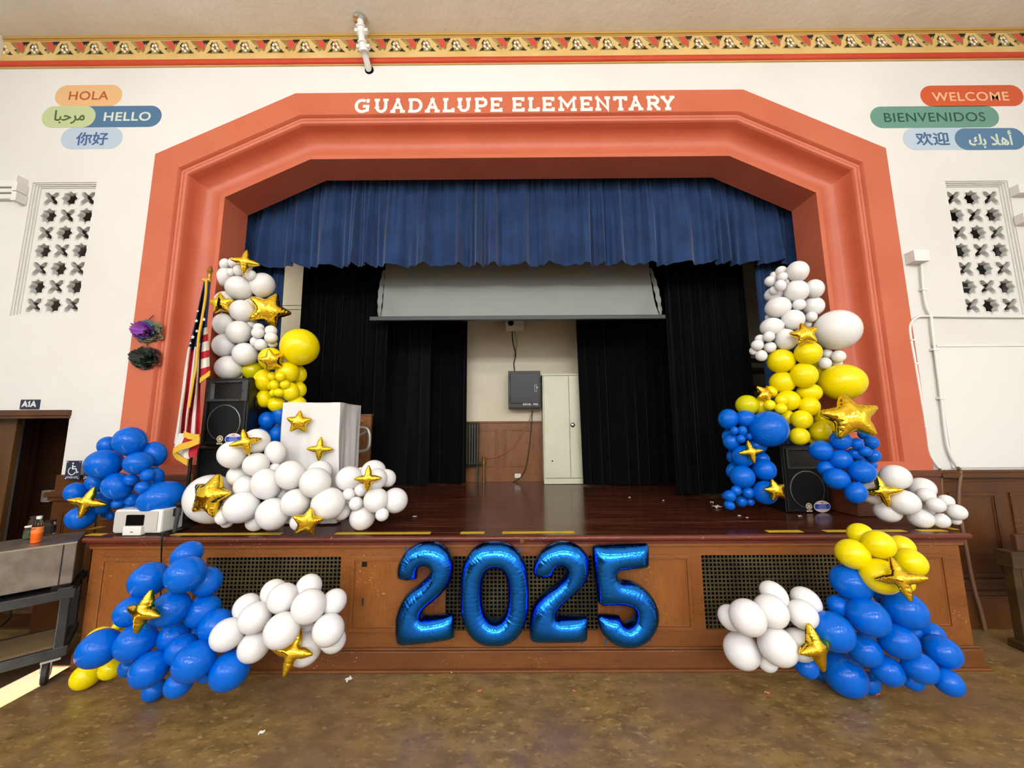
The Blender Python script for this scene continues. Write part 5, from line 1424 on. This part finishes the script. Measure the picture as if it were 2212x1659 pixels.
for nm, loops, lb, tabs in (('two', [catmull(D2a, 5)], 'blue foil digit two balloon, leftmost of the row, taped to the stage front', [(230, 800), (240, 140)]),
                      ('zero', [D0o, D0i], 'blue foil digit zero balloon taped to the stage front', [(950, 780), (1020, 150)]),
                      ('two', [catmull(D2b, 5)], 'blue foil digit two balloon between the zero and the five', [(1140, 780), (1445, 780)]),
                      ('five', [catmull(D5, 5)], 'blue foil digit five balloon, rightmost of the row on the stage front', [(1910, 765), (1612, 780)])):
    LW = []
    for l in loops: LW.append([(q.x, q.z) for q in (at(800 + x / 3.16, 1140 + y / 3.16, YDG) for x, y in l)])
    cx0, cz0 = np.mean([p[0] for p in LW[0]]), np.mean([p[1] for p in LW[0]])
    LW = [[(x - cx0, z - cz0) for x, z in l] for l in LW]
    me = foil_mesh('digit_foil', LW, M['foil_blue'], h=.0056, gain=1.62, crease=.0024, seed=4, rim=.035, cstep=.05)
    t = thing('digit_balloon', (cx0, YDG, cz0), lb, 'balloon', 'blue foil digits spelling the year on the stage front')
    o = bpy.data.objects.new('foil_body', me); COL.objects.link(o); o.location = (cx0, YDG, cz0); adopt(o, t)
    for (x, y) in tabs:
        q = at(800 + x / 3.16, 1140 + y / 3.16, YDG)
        MB().box(q.x - .006, q.x + .006, YDG - .002, YDG + .002, q.z - .014, q.z + .014).build('hanging_tab', M['foil_blue'], t)

# ------------------------------------------------------------------ latex balloons
def balloon_mesh(name, m):
    prof = []
    for i in range(19):                       # crown (+z) to tail (-z): a sphere pulled a little towards the tail, then neck and knot
        t = math.pi * i / 18.6
        z = math.cos(t); r = math.sin(t)
        if z < 0: r *= 1 - .10 * z * z; z *= 1.03
        prof.append((max(r, .002), z))
    prof += [(.055, -1.055), (.045, -1.075), (.07, -1.095), (.03, -1.11)]
    mb = MB(); mb.lathe(prof, (0, 0, 0), 30)
    o = mb.build(name, m, smooth=80)
    me = o.data
    bpy.data.objects.remove(o)
    return me
BAL = {k: balloon_mesh('latex_balloon', M[m]) for k, m in (('w', 'latex_white'), ('y', 'latex_yellow'), ('o', 'latex_olive'), ('b', 'latex_blue'))}
# each row: colour, centre x y, half axes, tilt of the first axis (degrees, clockwise), layer (larger = nearer the hall), own words
CL = {
 'LC': ((360, 520, 4.367), 3.98, 4.12, 'the tall balloon column left of the stage opening', '''
w 548 220 47 53 0 1|w 630 208 50 48 0 1|w 768 250 40 42 0 0|w 605 298 38 42 0 3|w 680 283 56 52 0 3|w 797 328 52 52 0 3|w 555 342 82 95 0 0|w 685 447 137 111 0 2|w 905 418 113 111 0 1|w 545 575 95 95 0 0
w 712 663 121 104 0 2|w 858 612 95 82 0 0|w 537 785 98 98 0 1|w 682 864 127 108 0 2|w 792 795 70 60 0 0|w 548 988 115 104 0 1|w 742 1072 126 106 0 2|w 592 1200 134 107 0 1
w 870 820 54 40 0 2|w 862 870 64 54 0 3|w 985 850 60 50 0 2|w 985 915 64 53 0 3|w 832 950 45 48 0 2|w 890 983 64 56 0 3|w 1000 972 48 40 0 2
y 1258 1003 186 170 0 2 giant yellow balloon standing out to the right of the left balloon column|o 815 1228 97 82 0 0|y 983 1113 118 102 0 2 yellow balloon behind a gold star in the left balloon column|y 1140 1240 114 98 0 2|y 1245 1262 72 82 0 1|y 925 1318 108 103 0 2
y 998 1282 50 44 0 3|y 1075 1282 50 45 0 4|y 1018 1360 52 46 0 4|y 1118 1357 50 43 0 3|y 985 1375 35 35 0 3|y 1170 1425 80 87 0 2|y 1250 1405 66 72 0 1|y 1058 1433 52 38 0 4|y 1003 1437 35 35 0 3|y 925 1490 80 80 0 1|y 1040 1543 88 70 0 2|y 1232 1535 85 62 0 1'''),
 'LB': ((380, 840, 4.254), 3.98, 4.12, 'the left balloon column beside the draped lectern', '''
b 965 240 75 95 0 2|b 842 290 79 76 0 1|b 800 397 62 55 0 0|b 935 415 75 72 0 2|b 935 515 72 62 0 0|b 985 620 50 55 0 0'''),
 'WP': ((380, 840, 4.254), 3.44, 3.50, 'the white pile in front of the lectern', '''
w 740 480 125 105 0 1 white balloon behind the gold star nearest the left loudspeaker|w 515 605 136 123 0 2|w 915 585 90 104 0 1|w 738 695 127 105 0 3|w 570 800 105 95 0 2|w 905 730 60 42 0 0|w 640 900 113 105 0 2|w 832 875 140 146 0 3|w 1055 793 142 134 0 3|w 1320 770 122 108 0 2|w 1283 862 146 138 0 4
w 605 1088 178 140 0 4|w 890 1150 155 150 0 4|w 1100 1045 140 125 0 4|w 1400 1055 158 148 0 4|w 735 1218 100 88 0 2|w 1130 1222 85 78 0 2|w 1520 1120 90 85 0 2|w 465 1020 58 60 0 3|w 365 1118 66 63 0 4|w 425 1185 68 70 0 4|w 470 1225 65 50 0 3
w 320 1010 235 215 0 1 giant white balloon behind the large gold star beside the sound dock|w 975 960 72 66 0 1'''),
 'WR': ((380, 840, 4.254), 3.46, 3.58, 'the small white bunch right of the lectern', '''
w 1590 825 126 110 0 2|w 1815 765 112 102 0 1|w 1835 830 108 95 0 2 white balloon behind the four pointed gold star right of the lectern|w 1940 820 74 82 0 1|w 1700 770 52 46 0 0|w 1588 968 58 56 0 4|w 1700 930 60 62 0 4|w 1655 1055 65 65 0 4|w 1840 1022 115 112 0 3|w 2015 1025 101 127 0 2|w 1715 1180 127 107 0 2|w 1895 1155 62 60 0 4|w 1580 1010 46 50 0 2'''),
 'BL': ((0, 860, 4.608), 3.50, 3.66, 'the blue bunch at the left end of the stage', '''
b 1295 430 178 143 0 3|b 1075 475 105 90 0 1|b 1540 555 118 120 0 1|b 1040 655 208 140 -8 3|b 1377 645 159 108 0 3|b 950 845 100 92 0 1|b 1170 877 165 138 0 3|b 1470 767 80 63 0 4|b 1305 812 80 60 0 4|b 1418 890 80 60 0 4|b 1550 775 82 88 0 1|b 752 942 122 105 0 2|b 1000 1045 116 117 0 2|b 805 1190 165 113 -12 3|b 1172 1052 76 46 0 2|b 1310 1010 75 70 0 1
b 1617 990 253 155 0 2 giant blue balloon behind the white sound dock|b 1290 1085 72 32 0 1|b 1100 1170 36 46 0 1|b 1060 1150 60 40 0 0'''),
 'LF': ((140, 1140, 3.456), 2.86, 2.98, 'the floor pile left of the digits', '''
b 915 198 130 80 -15 1|b 630 388 157 130 -20 2|b 902 347 161 132 -15 3|b 1058 400 116 108 0 1|b 500 622 130 122 -30 2|b 788 603 155 132 -25 3|b 1030 620 132 123 -20 1|b 530 852 170 138 -25 3|b 257 900 174 143 -30 3|b 812 810 120 110 -30 1|b 874 910 134 112 -35 2|b 968 996 180 144 -35 4|b 634 1058 166 128 -30 3|b 852 1165 130 90 -30 2|b 1232 1064 166 144 -35 2|b 668 1210 95 76 -20 1|b 1130 730 142 106 -35 1|b 480 1040 76 86 0 1|b 985 790 50 48 0 0|b 1050 1105 62 52 0 0
y 160 1105 132 85 -25 1|y 345 1050 106 68 -20 0|y 258 832 118 80 -25 0|y 390 740 42 36 0 0
w 1213 797 137 118 -25 3|w 1362 593 115 88 -35 1|w 1420 672 132 114 -25 2|w 1412 885 122 123 -35 2|w 1560 478 100 84 -35 0|w 1628 525 118 113 -40 2|w 1621 766 140 136 -35 3|w 1822 442 104 84 0 0|w 1822 585 132 130 -40 3|w 2010 553 86 100 0 1|w 1968 762 123 125 0 3|w 2000 835 100 94 0 1|w 1795 902 140 108 -60 1 white balloon behind the gold star below the white floor balloons|w 1810 740 62 44 0 0'''),
 'RF': ((1500, 1120, 3.456), 2.86, 2.98, 'the floor pile right of the digits', '''
y 1240 120 106 76 20 1|y 1180 265 146 102 25 2|y 1375 193 130 103 25 3|y 1545 212 112 75 35 1|y 1611 328 144 96 28 2|y 1386 430 158 135 25 3 yellow balloon behind the gold star in the right floor pile|y 1582 492 64 60 0 1
b 1168 480 186 116 25 2|b 1075 655 95 72 20 1|b 1292 734 174 143 30 3|b 1569 679 198 128 20 3|b 1034 843 168 146 35 3|b 1266 980 137 126 30 2|b 1518 911 175 127 22 3|b 1119 1165 188 154 42 4|b 1436 1130 131 122 20 2|b 1681 1110 155 112 32 3|b 1848 992 166 114 24 3|b 1770 858 112 76 25 1|b 1893 1221 140 92 33 2|b 1625 1205 96 70 15 1|b 1300 1225 74 106 0 2|b 830 1100 118 60 5 1|b 940 1160 60 42 0 0|b 1645 860 60 60 0 1|b 1390 585 52 50 0 0
w 270 740 72 112 0 1|w 397 738 147 133 55 3|w 571 692 138 124 45 2|w 593 563 122 74 25 1|w 805 715 122 110 40 2|w 832 613 132 80 28 1|w 354 985 150 132 50 3|w 621 955 168 134 45 3|w 780 942 145 112 60 2 white balloon behind the narrow gold star in the right floor pile|w 546 1070 86 66 0 1'''),
 'RC': ((1480, 540, 4.424), 3.84, 3.93, 'the tall balloon column right of the stage opening', '''
w 1075 205 105 95 0 1|w 918 202 58 48 0 2|w 930 258 58 45 0 3|w 815 298 60 50 0 2|w 910 340 57 55 0 3|w 850 385 50 40 0 2|w 848 242 36 34 0 1|w 972 300 24 25 0 2|w 1061 396 123 109 0 3|w 1236 370 96 91 0 2|w 850 425 95 66 0 1|w 886 550 130 98 0 2|w 1220 540 115 92 0 2|w 1088 523 68 53 0 4|w 1205 640 60 50 0 4|w 1029 668 117 96 0 3|w 826 737 116 86 0 2|w 797 645 34 30 0 0|w 1176 708 34 36 0 1|w 800 827 58 50 0 4|w 715 852 52 42 0 2|w 690 910 62 50 0 3|w 810 930 62 50 0 3|w 652 965 40 40 0 2|w 728 1010 58 53 0 4|w 965 858 112 101 0 3
w 1450 765 240 187 0 3 giant white balloon on the right of the right balloon column|w 1465 1017 74 57 0 4|w 1332 1083 70 55 0 4|w 1360 992 54 48 0 2|w 1453 1085 54 40 0 2
y 915 1062 140 112 0 3|y 1175 985 138 109 0 3|y 1133 1197 138 118 0 4|y 930 1265 130 100 0 2|y 1280 1132 66 64 0 1|y 1186 1363 128 86 0 2
y 1498 1263 245 163 0 4 giant yellow balloon on the right of the right balloon column'''),
 'RY': ((1480, 820, 4.254), 3.80, 3.92, 'the right balloon column above the loudspeaker', '''
o 570 235 105 86 0 1|y 702 245 88 80 0 1|y 780 115 66 52 0 1 yellow balloon behind the small tilted star in the right column|y 945 194 118 92 0 2|y 778 235 55 48 0 3|y 880 265 60 48 0 4|y 888 190 64 52 0 3|y 1137 248 107 88 0 3|y 1070 368 105 85 0 4|y 1238 477 107 90 0 4|y 1050 520 98 80 0 3|y 942 350 70 66 0 2|y 1265 360 86 80 0 2|y 1330 390 74 92 0 1|y 1160 550 44 34 0 0'''),
 'RL': ((1480, 820, 4.254), 3.86, 3.98, 'the blue strand left of the right loudspeaker', '''
b 395 362 92 92 0 2|b 555 360 100 75 0 2|b 765 452 187 162 0 4 giant blue balloon above the right loudspeaker|b 452 470 38 40 0 4|b 525 470 47 45 0 4|b 512 545 45 40 0 4|b 585 522 38 34 0 3|b 425 570 78 76 0 2|b 395 520 54 60 0 1|b 660 608 94 66 0 2|b 531 705 107 99 0 3 blue balloon behind the four pointed star left of the right loudspeaker|b 440 705 55 62 0 1|b 700 728 76 60 0 1|b 726 830 115 98 0 3|b 525 893 118 104 0 4|b 440 835 58 72 0 1|b 735 1038 120 107 0 3 blue balloon behind the gold star touching the right loudspeaker|b 470 1020 52 45 0 3|b 580 1040 58 52 0 4|b 410 1070 60 52 0 4|b 370 1065 30 38 0 3|b 518 1118 55 52 0 4|b 600 1120 42 40 0 3|b 408 1155 52 42 0 4'''),
 'RB': ((1480, 820, 4.254), 3.58, 3.68, 'the blue strand right of the right loudspeaker', '''
b 1245 652 115 91 0 2|b 1428 560 109 85 0 3|b 1580 587 65 52 0 4|b 1713 580 74 60 0 3|b 1640 500 56 46 0 1|b 1560 680 76 50 0 3|b 1652 660 66 46 0 4|b 1730 700 75 60 0 3|b 1425 735 113 90 0 3|b 1290 815 83 70 0 2|b 1625 742 80 42 0 1|b 1389 911 130 95 0 4|b 1624 850 135 104 0 4|b 1570 1040 106 100 0 2|b 1735 790 34 30 0 0'''),
 'RW': ((1760, 940, 4.878), 3.52, 3.62, 'the white bunch at the right end of the stage', '''
w 848 443 172 132 12 3|w 607 605 149 125 15 2 white balloon behind the four pointed star at the right end of the stage|w 944 708 175 130 12 4|w 1130 560 152 114 18 2|w 1174 635 106 76 10 3|w 766 803 166 104 12 2|w 1110 872 164 97 10 2|w 1276 737 111 77 10 4|w 1381 697 100 66 8 2|w 1190 792 80 74 0 2|w 1495 811 122 79 12 4|w 1334 902 104 77 5 4|w 1480 898 72 46 0 2|w 680 430 50 60 0 0'''),
}
CNAME = {'w': 'white', 'y': 'yellow', 'o': 'olive yellow', 'b': 'blue'}
balls = []
for ck, ((ox, oy, sc_), Yb, Ymax, phrase, rows) in CL.items():
    for row in rows.replace('\n', '|').split('|'):
        p = row.split(None, 7)
        if not p: continue
        col = p[0]; cx, cy, ax, bx, ang, lay = map(float, p[1:7])
        words = p[7] if len(p) > 7 else None
        d = dict(ck=ck, col=col, px=ox + cx / sc_, py=oy + cy / sc_, a=ax / sc_ * 1.035, b=bx / sc_ * 1.035, ang=math.radians(ang), lay=lay, words=words, Y=Yb, Ymax=Ymax)
        dr_ = ray(d['px'], d['py']); d['dir'] = dr_.normalized()
        # pull the drawn ellipse back to the plane facing the eye: undoes the lens stretch, leaves the balloon's own shape
        e1 = d['dir'].cross(Vector((0, 0, 1))).normalized(); e2 = e1.cross(d['dir'])
        def pr(q):
            v = q - EYE; z = v.dot(F_)
            return np.array([FPX * v.dot(R_) / z, -FPX * v.dot(U_) / z])
        c0 = EYE + d['dir']
        J = np.c_[(pr(c0 + e1 * .001) - pr(c0)) / .001, (pr(c0 + e2 * .001) - pr(c0)) / .001]
        # the rows give each balloon's width and height; its long axis lies along the lens stretch, away from the picture centre
        X, Yh = d['a'] * (.975 if abs(d['ang']) > .1 else 1), d['b'] * (.975 if abs(d['ang']) > .1 else 1)
        gx_, gy_ = d['px'] - IW / 2, d['py'] - IH / 2
        rr_ = math.hypot(gx_, gy_); kp = 1 + (math.sqrt(1 + (rr_ / FPX) ** 2) - 1) * .95
        c2, s2 = (gx_ / rr_) ** 2, (gy_ / rr_) ** 2
        best = None
        if abs(d['ang']) > .1:
            rt = max(kp, d['a'] / d['b'] * .97); g_ = math.sqrt(d['a'] * d['b'])
            best = (0, g_ * math.sqrt(rt), g_ / math.sqrt(rt))
        for q in range(80 if best is None else 0):
            r = .85 + q * .014
            bb = math.sqrt((X * X + Yh * Yh) / (r * r + 1)); aa = r * bb
            ex = math.sqrt(aa * aa * c2 + bb * bb * s2) / X - 1; ey = math.sqrt(aa * aa * s2 + bb * bb * c2) / Yh - 1
            cost = ex * ex + ey * ey + .22 * math.log(r / kp) ** 2
            if best is None or cost < best[0]: best = (cost, aa, bb)
        _, aa, bb = best
        if d['lay'] <= 1: aa, bb = aa * 1.05, bb * 1.05
        ca, sa = gx_ / rr_, gy_ / rr_
        A = np.linalg.inv(J) @ np.array([[ca * aa, -sa * bb], [sa * aa, ca * bb]])
        U, S, _ = np.linalg.svd(A)
        d['s1'], d['s2'] = S; d['s3'] = min(S[1], S[0] * .94)
        d['u1'] = (e1 * U[0, 0] + e2 * U[1, 0]).normalized(); d['u2'] = d['u1'].cross(d['dir']).normalized()
        d['sm'] = (S[0] * S[1] * d['s3']) ** (1 / 3)
        d['t'] = (Yb - 0.055 * lay) / d['dir'].y
        balls.append(d)
# settle the bunches: balloons that would bury themselves in each other slide apart along the line of sight
N = len(balls)
for it in range(160):
    P = [EYE + b['dir'] * b['t'] for b in balls]
    for i in range(N):
        for j in range(i + 1, N):
            A_, B_ = balls[i], balls[j]
            dv = P[i] - P[j]
            ri, rj = A_['sm'] * A_['t'], B_['sm'] * B_['t']
            need = .80 * (ri + rj)
            dd = dv.length
            if dd < need:
                la_, lb_ = A_['lay'], B_['lay']
                if la_ == lb_: s = 1 if A_['t'] < B_['t'] else -1
                else: s = 1 if la_ > lb_ else -1
                k = (need - dd) * .10
                wA, wB = (rj / (ri + rj), ri / (ri + rj))
                A_['t'] -= s * k * wA; B_['t'] += s * k * wB
    for b in balls:
        r = b['sm'] * b['t']
        tmax = (b['Ymax'] + .02 - r * (0.3 if b['ck'] in ('LC', 'LB', 'RC', 'RY', 'RL') else 0)) / b['dir'].y if b['ck'] not in ('LF', 'RF') else (3.13 - r) / b['dir'].y
        b['t'] = min(b['t'], tmax)
        b['t'] = max(b['t'], (b['Y'] - .42) / b['dir'].y)
        zf = EYE.z + b['dir'].z * b['t']
        if b['ck'] in ('LF', 'RF') and zf < r * .97 and b['dir'].z < 0: b['t'] = (EYE.z) / (-b['dir'].z + b['sm'] * .97)
        if b['ck'] in ('WP', 'WR', 'BL', 'RL', 'RW') and b['dir'].z < 0 and zf - HS < r * .97 and abs(EYE.x + b['dir'].x * b['t']) < 3.7: b['t'] = (EYE.z - HS) / (-b['dir'].z + b['sm'] * .97)
# nothing hangs in the air: a balloon that touches no other slides along the line of sight until it does
for i, b in enumerate(balls):
    def gap(t):
        p = EYE + b['dir'] * t
        def reach(q, n, t_):
            return t_ * math.sqrt((q['s1'] * q['u1'].dot(n)) ** 2 + (q['s2'] * q['u2'].dot(n)) ** 2 + (q['s3'] * q['dir'].dot(n)) ** 2)
        def ratio(c):
            v = p - (EYE + c['dir'] * c['t']); n = v.normalized()
            return v.length / (reach(b, n, t) + reach(c, n, c['t']))
        return min(ratio(c) for c in balls if c is not b and c['ck'] == b['ck'])
    if gap(b['t']) > .93:
        cand = [b['t'] + k * .01 for k in range(-40, 41)]
        ok = [t for t in cand if .80 < gap(t) < .91 and t * b['dir'].y < b['Ymax'] + .1]
        if ok: b['t'] = min(ok, key=lambda t: abs(t - b['t']))
        else: b['t'] = min((t for t in cand if t * b['dir'].y < b['Ymax'] + .1), key=gap, default=b['t'])
# the lowest balloons of the two floor piles stand on the floor
for b in balls:
    if b['ck'] in ('LF', 'RF') and b['dir'].z < 0:
        r = b['sm'] * b['t']; z = EYE.z + b['dir'].z * b['t']
        if z - r < .14:
            t = EYE.z / (-b['dir'].z + b['sm'] * 1.0)
            if t * b['dir'].y + b['sm'] * t < 3.17: b['t'] = t
# what to call each: size, colour, and its place counted from the nearest side of its own kind in the bunch
def size_word(b):
    r = b['sm'] * b['t']
    return 'small ' if r < .085 else ''
kinds = {}
for b in balls:
    b['size'] = size_word(b)
    kinds.setdefault((b['ck'], b['col'], b['size']), []).append(b)
ORD = ['', 'second', 'third', 'fourth', 'fifth', 'sixth', 'seventh', 'eighth', 'ninth', 'tenth']
for (ck, col, sz), lst in kinds.items():
    phrase = CL[ck][3]
    orders = {'highest': sorted(lst, key=lambda b: b['py']), 'lowest': sorted(lst, key=lambda b: -b['py']),
              'leftmost': sorted(lst, key=lambda b: b['px']), 'rightmost': sorted(lst, key=lambda b: -b['px'])}
    for b in lst:
        if b['words']: b['label'] = b['words']; continue
        base = f"{sz}{CNAME[col]} balloon"
        if len(lst) == 1: b['label'] = f"the only {base} in {phrase}"; continue
        rk, w_ = min(((o.index(b), w) for w, o in orders.items()), key=lambda q: q[0])
        b['label'] = f"{ORD[rk]} {w_} {base} in {phrase}".strip()
GR = {'w': 'white latex balloons', 'y': 'yellow latex balloons', 'o': 'yellow latex balloons', 'b': 'blue latex balloons'}
cen = {}
for ck in CL:
    q = [EYE + b['dir'] * b['t'] for b in balls if b['ck'] == ck]
    cen[ck] = sum(q, Vector((0, 0, 0))) / len(q)
rb_ = random.Random(5)
for b in balls:
    t = b['t']; p = EYE + b['dir'] * t
    u1, u2, w3 = b['u1'], b['u2'], b['dir']
    s1, s2, s3 = b['s1'] * t, b['s2'] * t, b['s3'] * t
    # tail turned inwards and away from the hall
    ax = [(u1, s1), (u2, s2), (w3, s3)]
    toc = cen[b['ck']] - p + w3 * .2
    if s1 / s2 > 1.07: zax, zs = u1, s1; xax, xs_2, ys_2 = w3, s3, s2
    else: zax, zs = w3, s3; xax, xs_2, ys_2 = u1, s1, s2
    if toc.dot(zax) > 0: zax = -zax          # +z crown away from the centre, tail towards it
    if abs(zax.dot(w3)) > .9: zax = -w3      # seen crown first, knot hidden behind
    yax = zax.cross(xax).normalized()
    Mx = Matrix((xax * xs_2, yax * ys_2, zax * zs)).transposed().to_4x4()
    Mx.translation = p
    o = bpy.data.objects.new('balloon', BAL[b['col']])
    COL.objects.link(o)
    o.matrix_world = Mx
    tag(o, b['label'], 'balloon', GR[b['col']])

# ------------------------------------------------------------------ gold foil stars
def star_outline(n, ri, tip=0.06, sag=0.0):
    pts = []
    for k in range(n):
        a = math.pi / 2 + 2 * math.pi * k / n
        da = tip
        pts += [(math.cos(a - da), math.sin(a - da), 'c'), (math.cos(a + da), math.sin(a + da), 'c')]
        for f in (.25, .5, .75):
            aa = a + 2 * math.pi / n * f
            rr = ri if f == .5 else ri + (1 - ri) * .36
            pts.append((rr * math.cos(aa), rr * math.sin(aa)))
    return catmull(pts, 5)
STAR = {4: foil_mesh('foil_star', [star_outline(4, .40, .06)], M['foil_gold'], h=.03, gain=1.5, rim=.07, crease=.010, cstep=.21, seed=3, step=.024),
        5: foil_mesh('foil_star', [star_outline(5, .60, .07)], M['foil_gold'], h=.032, gain=1.3, rim=.07, crease=.014, cstep=.2, seed=6, step=.026)}
# centre px, radius px, points, direction of one tip (degrees from straight up, clockwise), yaw, pitch, label, fixed depth
ST = [
 (530, 566, 27, 4, 3, 0, -8, 'four pointed gold star on top of the left balloon column', None),
 (478, 656, 24, 5, -8, -12, 0, 'small five pointed gold star beside the flag in the left balloon column', None),
 (581, 671, 41, 5, 18, 10, 0, 'large five pointed gold star on the right of the white left column', None),
 (588, 778, 25, 5, -20, 20, 10, 'five pointed gold star on a yellow balloon in the left column', None),
 (646, 912, 25, 5, 2, 0, 0, 'five pointed gold star on the upper front of the draped lectern', 3.515),
 (691, 970, 26, 4, 2, 0, 0, 'four pointed gold star lower on the front of the draped lectern', 3.515),
 (531, 955, 29, 4, -14, 15, -10, 'gold star on the upper left of the white pile beside the loudspeaker', None),
 (455, 1071, 47, 5, 12, -34, -6, 'large gold star on the giant white balloon beside the sound dock', None),
 (664, 1128, 31, 5, 10, 8, 12, 'five pointed gold star low in the white pile at the stage edge', None),
 (795, 1034, 28, 4, 0, 0, 0, 'four pointed gold star on the white bunch right of the lectern', None),
 (189, 1085, 33, 4, 14, -10, 0, 'four pointed gold star on the blue bunch at the left end of the stage', None),
 (311, 1321, 43, 4, 14, -38, 0, 'narrow tilted gold star on the blue balloons of the left floor pile', None),
 (632, 1408, 43, 4, 12, -10, -12, 'gold star hanging below the white balloons of the left floor pile', None),
 (1738, 722, 27, 5, -8, 0, -14, 'five pointed gold star where white meets yellow in the right column', None),
 (1652, 850, 22, 5, -40, 35, -20, 'small tilted gold star above the olive balloon of the right column', None),
 (1836, 901, 53, 5, -6, 4, -14, 'largest gold star on the right balloon column beside the arch', None),
 (1622, 976, 25, 4, -8, 10, -8, 'four pointed gold star on the blue strand left of the right loudspeaker', None),
 (1675, 1059, 24, 5, -14, 24, 0, 'gold star at the left edge of the right loudspeaker', None),
 (1906, 1061, 33, 4, -10, -6, 0, 'four pointed gold star on the white bunch at the right end of the stage', None),
 (1762, 1398, 46, 4, -14, 38, 0, 'narrow tilted gold star between white and blue in the right floor pile', None),
 (1945, 1250, 43, 4, -14, -18, -8, 'gold star below the yellow balloons of the right floor pile', None),
]
for (px, py, rp, n, rot, yaw, pit, lb, Yf) in ST:
    dv = ray(px, py).normalized()
    tb = 99
    if Yf: tb = Yf / dv.y
    else:
        for b in balls:
            for ddx, ddy in [(0, 0)] + [(f_ * math.cos(q_ * .785), f_ * math.sin(q_ * .785)) for f_ in ((.25,) if 'hanging below' in lb else (.45,) if 'beside the sound dock' in lb else (.45, .75)) for q_ in range(8)]:
                d2 = ray(px + ddx * rp, py + ddy * rp).normalized()
                c = EYE + b['dir'] * b['t'] - EYE
                r = b['sm'] * b['t']
                m_ = c.dot(d2); h2 = c.length_squared - m_ * m_
                if h2 < r * r:
                    tt = m_ - math.sqrt(r * r - h2)
                    tb = min(tb, tt)
        if tb > 50: tb = 3.9 / dv.y
    R = rp * (tb * dv.dot(F_)) / FPX
    tb -= .012 + R * .12
    p = EYE + dv * tb
    R = rp * (tb * dv.dot(F_)) / FPX
    fw_ = Vector((dv.x * .6, dv.y, dv.z * .4)).normalized()       # faces the hall, turned a little towards its middle
    xa = fw_.cross(Vector((0, 0, 1))).normalized(); za = xa.cross(fw_)
    B3 = Matrix((xa, fw_, za)).transposed()
    B3 = B3 @ Matrix.Rotation(math.radians(yaw), 3, 'Z') @ Matrix.Rotation(math.radians(pit), 3, 'X') @ Matrix.Rotation(math.radians(rot), 3, 'Y')
    o = bpy.data.objects.new('star_balloon', STAR[n]); COL.objects.link(o)
    Mx = (B3 * R).to_4x4(); Mx.translation = p
    o.matrix_world = Mx
    tag(o, lb, 'star balloon', 'gold foil star balloons')
